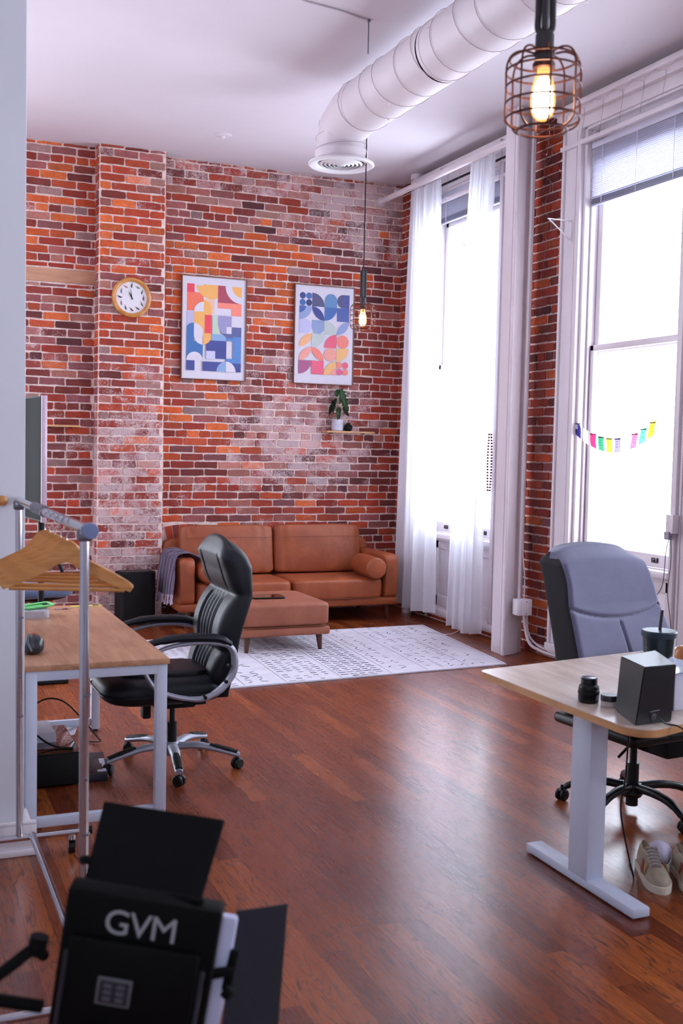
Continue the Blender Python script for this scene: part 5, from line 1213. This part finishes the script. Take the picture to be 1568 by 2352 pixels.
# junction box, conduits and cables on the post
t=empty('junction_box',(4.505,7.04,.385),0,'small white painted electrical box on the side of the boxed post','electrical box')
obj('housing',box(B(),(0,0,0),(.12,.09,.125),.006),TRIMW,t); obj('cover_plate',box(B(),(.005,-.048,0),(.085,.006,.11),.002),TRIMW,t); obj('left_cover',box(B(),(-.063,0,0),(.006,.075,.11),.002),TRIMW,t)
for s in (-1,1): obj('screw',cyl(B(),(.005,-.052,s*.045),(.005,-.049,s*.045),.005,seg=10),STEELG,t)
cable([(4.50,7.085,.44),(4.50,7.085,1.5),(4.50,7.085,2.8),(4.50,7.085,ZC)],.011,'white conduit running straight up the side of the boxed post to the ceiling','conduit',TRIMW,sm_=2,name='conduit')
cable([(4.535,7.07,.44),(4.54,7.075,.60),(4.515,7.078,.85),(4.515,7.085,1.3),(4.52,7.085,ZC)],.005,'thin white cable bowing beside the conduit above the electrical box','cable',TRIMW,name='cable')
cable([(4.52,7.04,.33),(4.535,7.03,.20),(4.56,7.0,.10),(4.63,6.93,.05),(4.68,6.80,.035),(4.685,6.4,.03),(4.685,5.5,.028),(4.685,4.6,.03)],.012,'thick white cable curving from the electrical box down along the wall foot','cable',TRIMW,name='cable')
cable([(4.555,7.05,.33),(4.57,7.05,.18),(4.61,7.0,.10),(4.665,6.90,.062),(4.69,6.75,.05),(4.69,6.3,.056),(4.69,5.4,.05),(4.69,4.7,.05)],.009,'second thinner white cable above the other along the brick foot','cable',TRIMW,name='cable')
cable([(4.56,8.05,.03),(4.50,7.9,.09),(4.40,7.98,.02),(4.30,8.1,.016),(4.27,8.14,.016)],.003,'pale thin cord lying on the floor under the right curtain','cord',P('cord_white',rgb(196,188,192),.6),name='extension_cord')
# adapter box and wires by the nearer window's right casing
t=empty('power_adapter',(4.62,5.505,1.135),0,'small white adapter on the right casing of the nearer window','adapter'); obj('housing',box(B(),(0,0,0),(.05,.07,.12),.006),TRIMW,t); obj('plug',box(B(),(-.02,.01,-.075),(.035,.045,.05),.004),P('plug_grey',rgb(150,146,158),.5),t)
cable([(4.60,5.50,1.06),(4.60,5.53,.95),(4.60,5.56,.72),(4.60,5.70,.60),(4.60,5.78,.55),(4.62,5.84,.30),(4.66,5.9,.10)],.003,'thin grey wire hanging down from the adapter past the window sill','wire',P('wire_grey',rgb(110,104,112),.5),name='wire')
cable([(4.60,5.49,1.06),(4.60,5.48,.90),(4.60,5.50,.70),(4.60,5.46,.5),(4.62,5.44,.1)],.003,'second thin wire dropping nearly straight below the adapter','wire',P('wire_grey',rgb(110,104,112),.5),name='wire')
# fairy lights along the window headers
def header_lights(ya,yb,lab,n):
    pts=[]; N=n*16; x=4.55
    for k in range(N+1):
        s=k/N; y=ya+(yb-ya)*s; z=4.035-.03*abs(math.sin(s*PI*n)); d=(k%16)
        pts.append((x-.008,y,z))
        if d==8:
            L=random.uniform(.12,.34)
            for q in (.33,.66,1,.66,.33): pts.append((x-.012+.01*math.sin(q*5),y+.008*q,z-L*q))
    string_lights('string_lights',pts,.0014,lab,5,bd=.009,mx=70)
header_lights(9.3,7.5,'fairy light wire with short drops along the far window header',8)
header_lights(7.05,5.1,'fairy light wire with short drops along the nearer window header',9)
pts=[(4.60+.004*math.sin(k),7.20-.05*abs(math.sin(k*.35)),4.05-.035*k+.01*math.sin(k*1.7)) for k in range(32)]; pts=[(4.695,p[1]+.03*math.sin(i*.9),p[2]) for i,p in enumerate(pts)]
string_lights('string_lights',pts,.0016,'tangled fairy light wire hanging down the brick strip between the windows',4)
pts=[(4.69,9.60+.03*math.sin(k*.9),3.95-.03*k) for k in range(22)]
string_lights('string_lights',pts,.0016,'loose loop of fairy wire in the brick corner by the left curtain',5)
# ============================================================ LIGHT PANEL IN THE FOREGROUND
def camw(x,y,w): # point w metres along the viewing axis through a picture position
    r=V((0.92118851,-0.38852473,0.02145374)); u=V((0.00356806,0.06356628,0.99797124)); f=V((0.38910024,0.91924309,-0.05994281)); return V((0,0,1.58))+(r*((x-784)/2480)+u*((1176-y)/2480)+f)*w
def light_panel():
    # built in its own frame: x right, y away from the viewer, z up; stands on a tripod
    O=V((.322,1.495,.80)); t=empty('video_light',(O.x,O.y,0),0,'black LED video light panel with barn doors, out of focus in the foreground','video light')
    R=Matrix((( .915,.395,.085,0),(-.385,.915,-.120,0),(-.125,.076,.989,0),(0,0,0,1)))
    x=V((.9149,-.3849,-.150)).normalized(); z=V((.09,-.10,.99)); z=(z-x*z.dot(x)).normalized(); y=z.cross(x)
    R=Matrix(((x.x,y.x,z.x,0),(x.y,y.y,z.y,0),(x.z,y.z,z.z,0),(0,0,0,1))); T=Matrix.Translation((0,0,O.z))@R
    def fin(bm): bm.transform(T); return bm
    PB=P('panel_black',rgb(4,4,5),.7,var=.1,spec=.15); DO=P('door_black',rgb(20,21,26),.45,var=.05)
    W,H=.222,.30; zt=.135
    body=obj('housing',fin(box(B(),(0,.02,zt-H/2),(W,.04,H),.006)),PB,t)
    obj('control_plate',fin(box(B(),(-.003,-.006,zt-.062-.11),(W-.035,.018,.22),.008)),P('plate_black',rgb(3,3,4),.6,spec=.15),body)
    bm=B(); box(bm,(-.022,-.0165,-.0),(.050,.003,.042),.002); s=obj('display_bezel',fin(bm),P('display_grey',rgb(92,92,98),.4),body)
    obj('display_screen',fin(box(B(),(-.022,-.0185,-.0),(.042,.002,.034),.001)),P('display_dark',rgb(44,44,50),.25),s)
    for a in (-.014,.0,.014):
        for b in (-.009,.009): obj('display_digit',fin(box(B(),(-.022+b,-.0198,a*.7),(.011,.0008,.006))),P('digit_dim',rgb(78,78,86),.5),s)
    for kx in (-.042,.032): obj('dial',fin(lathe(B(),[(0,-.03),(.017,-.03),(.019,-.026),(.02,-.015),(0,-.015)],(kx,0,-.075),axis='Y',seg=32)),PB,body)
    obj('button',fin(lathe(B(),[(0,-.02),(.005,-.02),(.006,-.015),(0,-.015)],(.062,0,-.078),axis='Y',seg=16)),P('digit_dim',rgb(78,78,86),.5),body)
    for s_ in (-1,1): obj('edge_trim',fin(cyl(B(),(s_*(W/2-.014),-.012,.05),(s_*(W/2-.014),-.012,-.10),.0035)),P('trim_blue_black',rgb(34,44,54),.2,coat=.5),body)
    # lettering
    cu=bpy.data.curves.new('logo','FONT'); cu.body='GVM'; cu.size=.052; cu.extrude=.0006; cu.align_x='CENTER'; cu.space_character=.92
    to=bpy.data.objects.new('logo',cu); COL.objects.link(to); bpy.context.view_layer.update(); dg=bpy.context.evaluated_depsgraph_get()
    me=bpy.data.meshes.new_from_object(to.evaluated_get(dg)); bpy.data.objects.remove(to); me.transform(T@Matrix.Translation((.0,-.0012,.078))@Matrix.Rotation(PI/2,4,'X')); me.materials.clear(); me.materials.append(P('logo_grey',rgb(150,148,152),.6))
    lo=bpy.data.objects.new('logo_lettering',me); COL.objects.link(lo); lo.parent=body
    # white diffuser front seen past the right edge, facing away
    obj('diffuser',fin(box(B(),(.022,.05,zt-H/2-.012),(W-.0,.016,H-.03),.006)),P('diffuser_white',rgb(206,208,236),.5,var=.02),t)
    # barn doors
    TH=.0018
    def plate(q,nm,m):
        bm=B(); n=(q[1]-q[0]).cross(q[3]-q[0]).normalized()*TH; hexa(bm,q,[p+n for p in q]); o=obj(nm,bm,m,t); return o
    iv=Matrix.Translation((-O.x,-O.y,0))
    cw=lambda X,Y,w: iv@camw(X,Y,w)
    d=plate([cw(195,2020,1.62),cw(463,2068,1.56),cw(517,1885,1.66),cw(240,1842,1.72)],'barn_door',P('door_matte',rgb(9,9,11),.7,spec=.15)); 
    obj('hinge',cyl(B(),cw(200,2024,1.60),cw(468,2072,1.545),.004),PB,d)
    obj('hinge_knob',cyl(B(),cw(191,1975,1.63),cw(199,1975,1.62),.007,seg=14),PB,d)
    d=plate([cw(503,2420,1.60),cw(545,2092,1.60),cw(661,2076,1.70),cw(634,2420,1.72)],'barn_door',P('door_blue_black',rgb(18,23,36),.55,spec=.25)); d['label']='right barn door'
    obj('door_clip',box(box(B(),cw(528,2228,1.585),(.012,.012,.062),.002,rot=Matrix.Rotation(.2,4,'Y')),cw(500,2235,1.57),(.045,.014,.012),.003),PB,d)
    obj('clip_knob',cyl(B(),cw(515,2275,1.575),cw(530,2290,1.57),.009,seg=16),PB,d)
    # mounting yoke and tripod stand
    bm=B(); tube(bm,[cw(100,2195,1.50),cw(78,2180,1.47),cw(30,2215,1.45),cw(-60,2295,1.45),cw(-70,2420,1.46)],.0085,8,sm=4); cyl(bm,cw(92,2150,1.47),cw(82,2190,1.47),.013,seg=20); obj('yoke',bm,PB,t)
    obj('tilt_handle',cyl(B(),cw(-40,2292,1.46),cw(95,2312,1.50),.009),PB,t)
    lo=T@V((0,.03,zt-H)); bm=B(); cyl(bm,lo+V((0,0,.05)),V((lo.x,lo.y,.32)),.012); cyl(bm,V((lo.x,lo.y,.6)),V((lo.x,lo.y,.18)),.016); box(bm,lo+V((0,0,.0)),(.04,.04,.10),.006); obj('stand_pole',bm,PB,t)
    for k in range(3):
        a=2*PI*k/3+.4; obj('tripod_leg',cyl(B(),(lo.x,lo.y,.34),(lo.x+.34*math.cos(a),lo.y+.34*math.sin(a),.008),.010),PB,t)
light_panel()
SKY=14; EXPO=0.0
# ============================================================ CAMERA, LIGHT
cam=bpy.data.cameras.new('camera'); co=bpy.data.objects.new('camera',cam); COL.objects.link(co)
cam.sensor_fit='VERTICAL'; cam.sensor_height=36; cam.lens=2480/2352*36; cam.clip_start=.02
r_=V((0.92118851,-0.38852473,0.02145374)); u_=V((0.00356806,0.06356628,0.99797124)); f_=V((0.38910024,0.91924309,-0.05994281))
M=Matrix((( r_.x,u_.x,-f_.x,0),(r_.y,u_.y,-f_.y,0),(r_.z,u_.z,-f_.z,1.58),(0,0,0,1))); co.matrix_world=M
cam.dof.use_dof=True; cam.dof.focus_distance=7.2; cam.dof.aperture_fstop=5.0
SC.camera=co
w=bpy.data.worlds.new('sky'); SC.world=w; w.use_nodes=True; bg=w.node_tree.nodes['Background']; bg.inputs[0].default_value=(.80,.88,1.0,1); bg.inputs[1].default_value=SKY
for i,(a,b) in enumerate(WIN):
    l=bpy.data.lights.new('window_portal','AREA'); l.shape='RECTANGLE'; l.size=3.0; l.size_y=b-a; l.cycles.is_portal=True
    o=bpy.data.objects.new('window_portal',l); COL.objects.link(o); o.location=(XW+.32,(a+b)/2,2.3); o.rotation_euler=(0,PI/2,0)
l=bpy.data.lights.new('window_portal','AREA'); l.shape='RECTANGLE'; l.size=FW[1]-FW[0]; l.size_y=FW[3]-FW[2]; l.cycles.is_portal=True
o=bpy.data.objects.new('window_portal',l); COL.objects.link(o); o.location=((FW[0]+FW[1])/2,-1.52,(FW[2]+FW[3])/2); o.rotation_euler=(-PI/2,0,PI)
def point(name,loc,c,e,r):
    l=bpy.data.lights.new(name,'POINT'); l.color=c; l.energy=e; l.shadow_soft_size=r; o=bpy.data.objects.new(name,l); COL.objects.link(o); o.location=loc
point('lamp_glow',(1.434,2.222,2.44),(1,.45,.15),3.0,.02); point('lamp_glow',(3.140,7.108,2.52),(1,.45,.15),3.0,.02)
SC.view_settings.view_transform='Standard'; SC.view_settings.look='None'; SC.view_settings.gamma=1; SC.view_settings.use_curve_mapping=False
SC.view_settings.exposure=EXPO
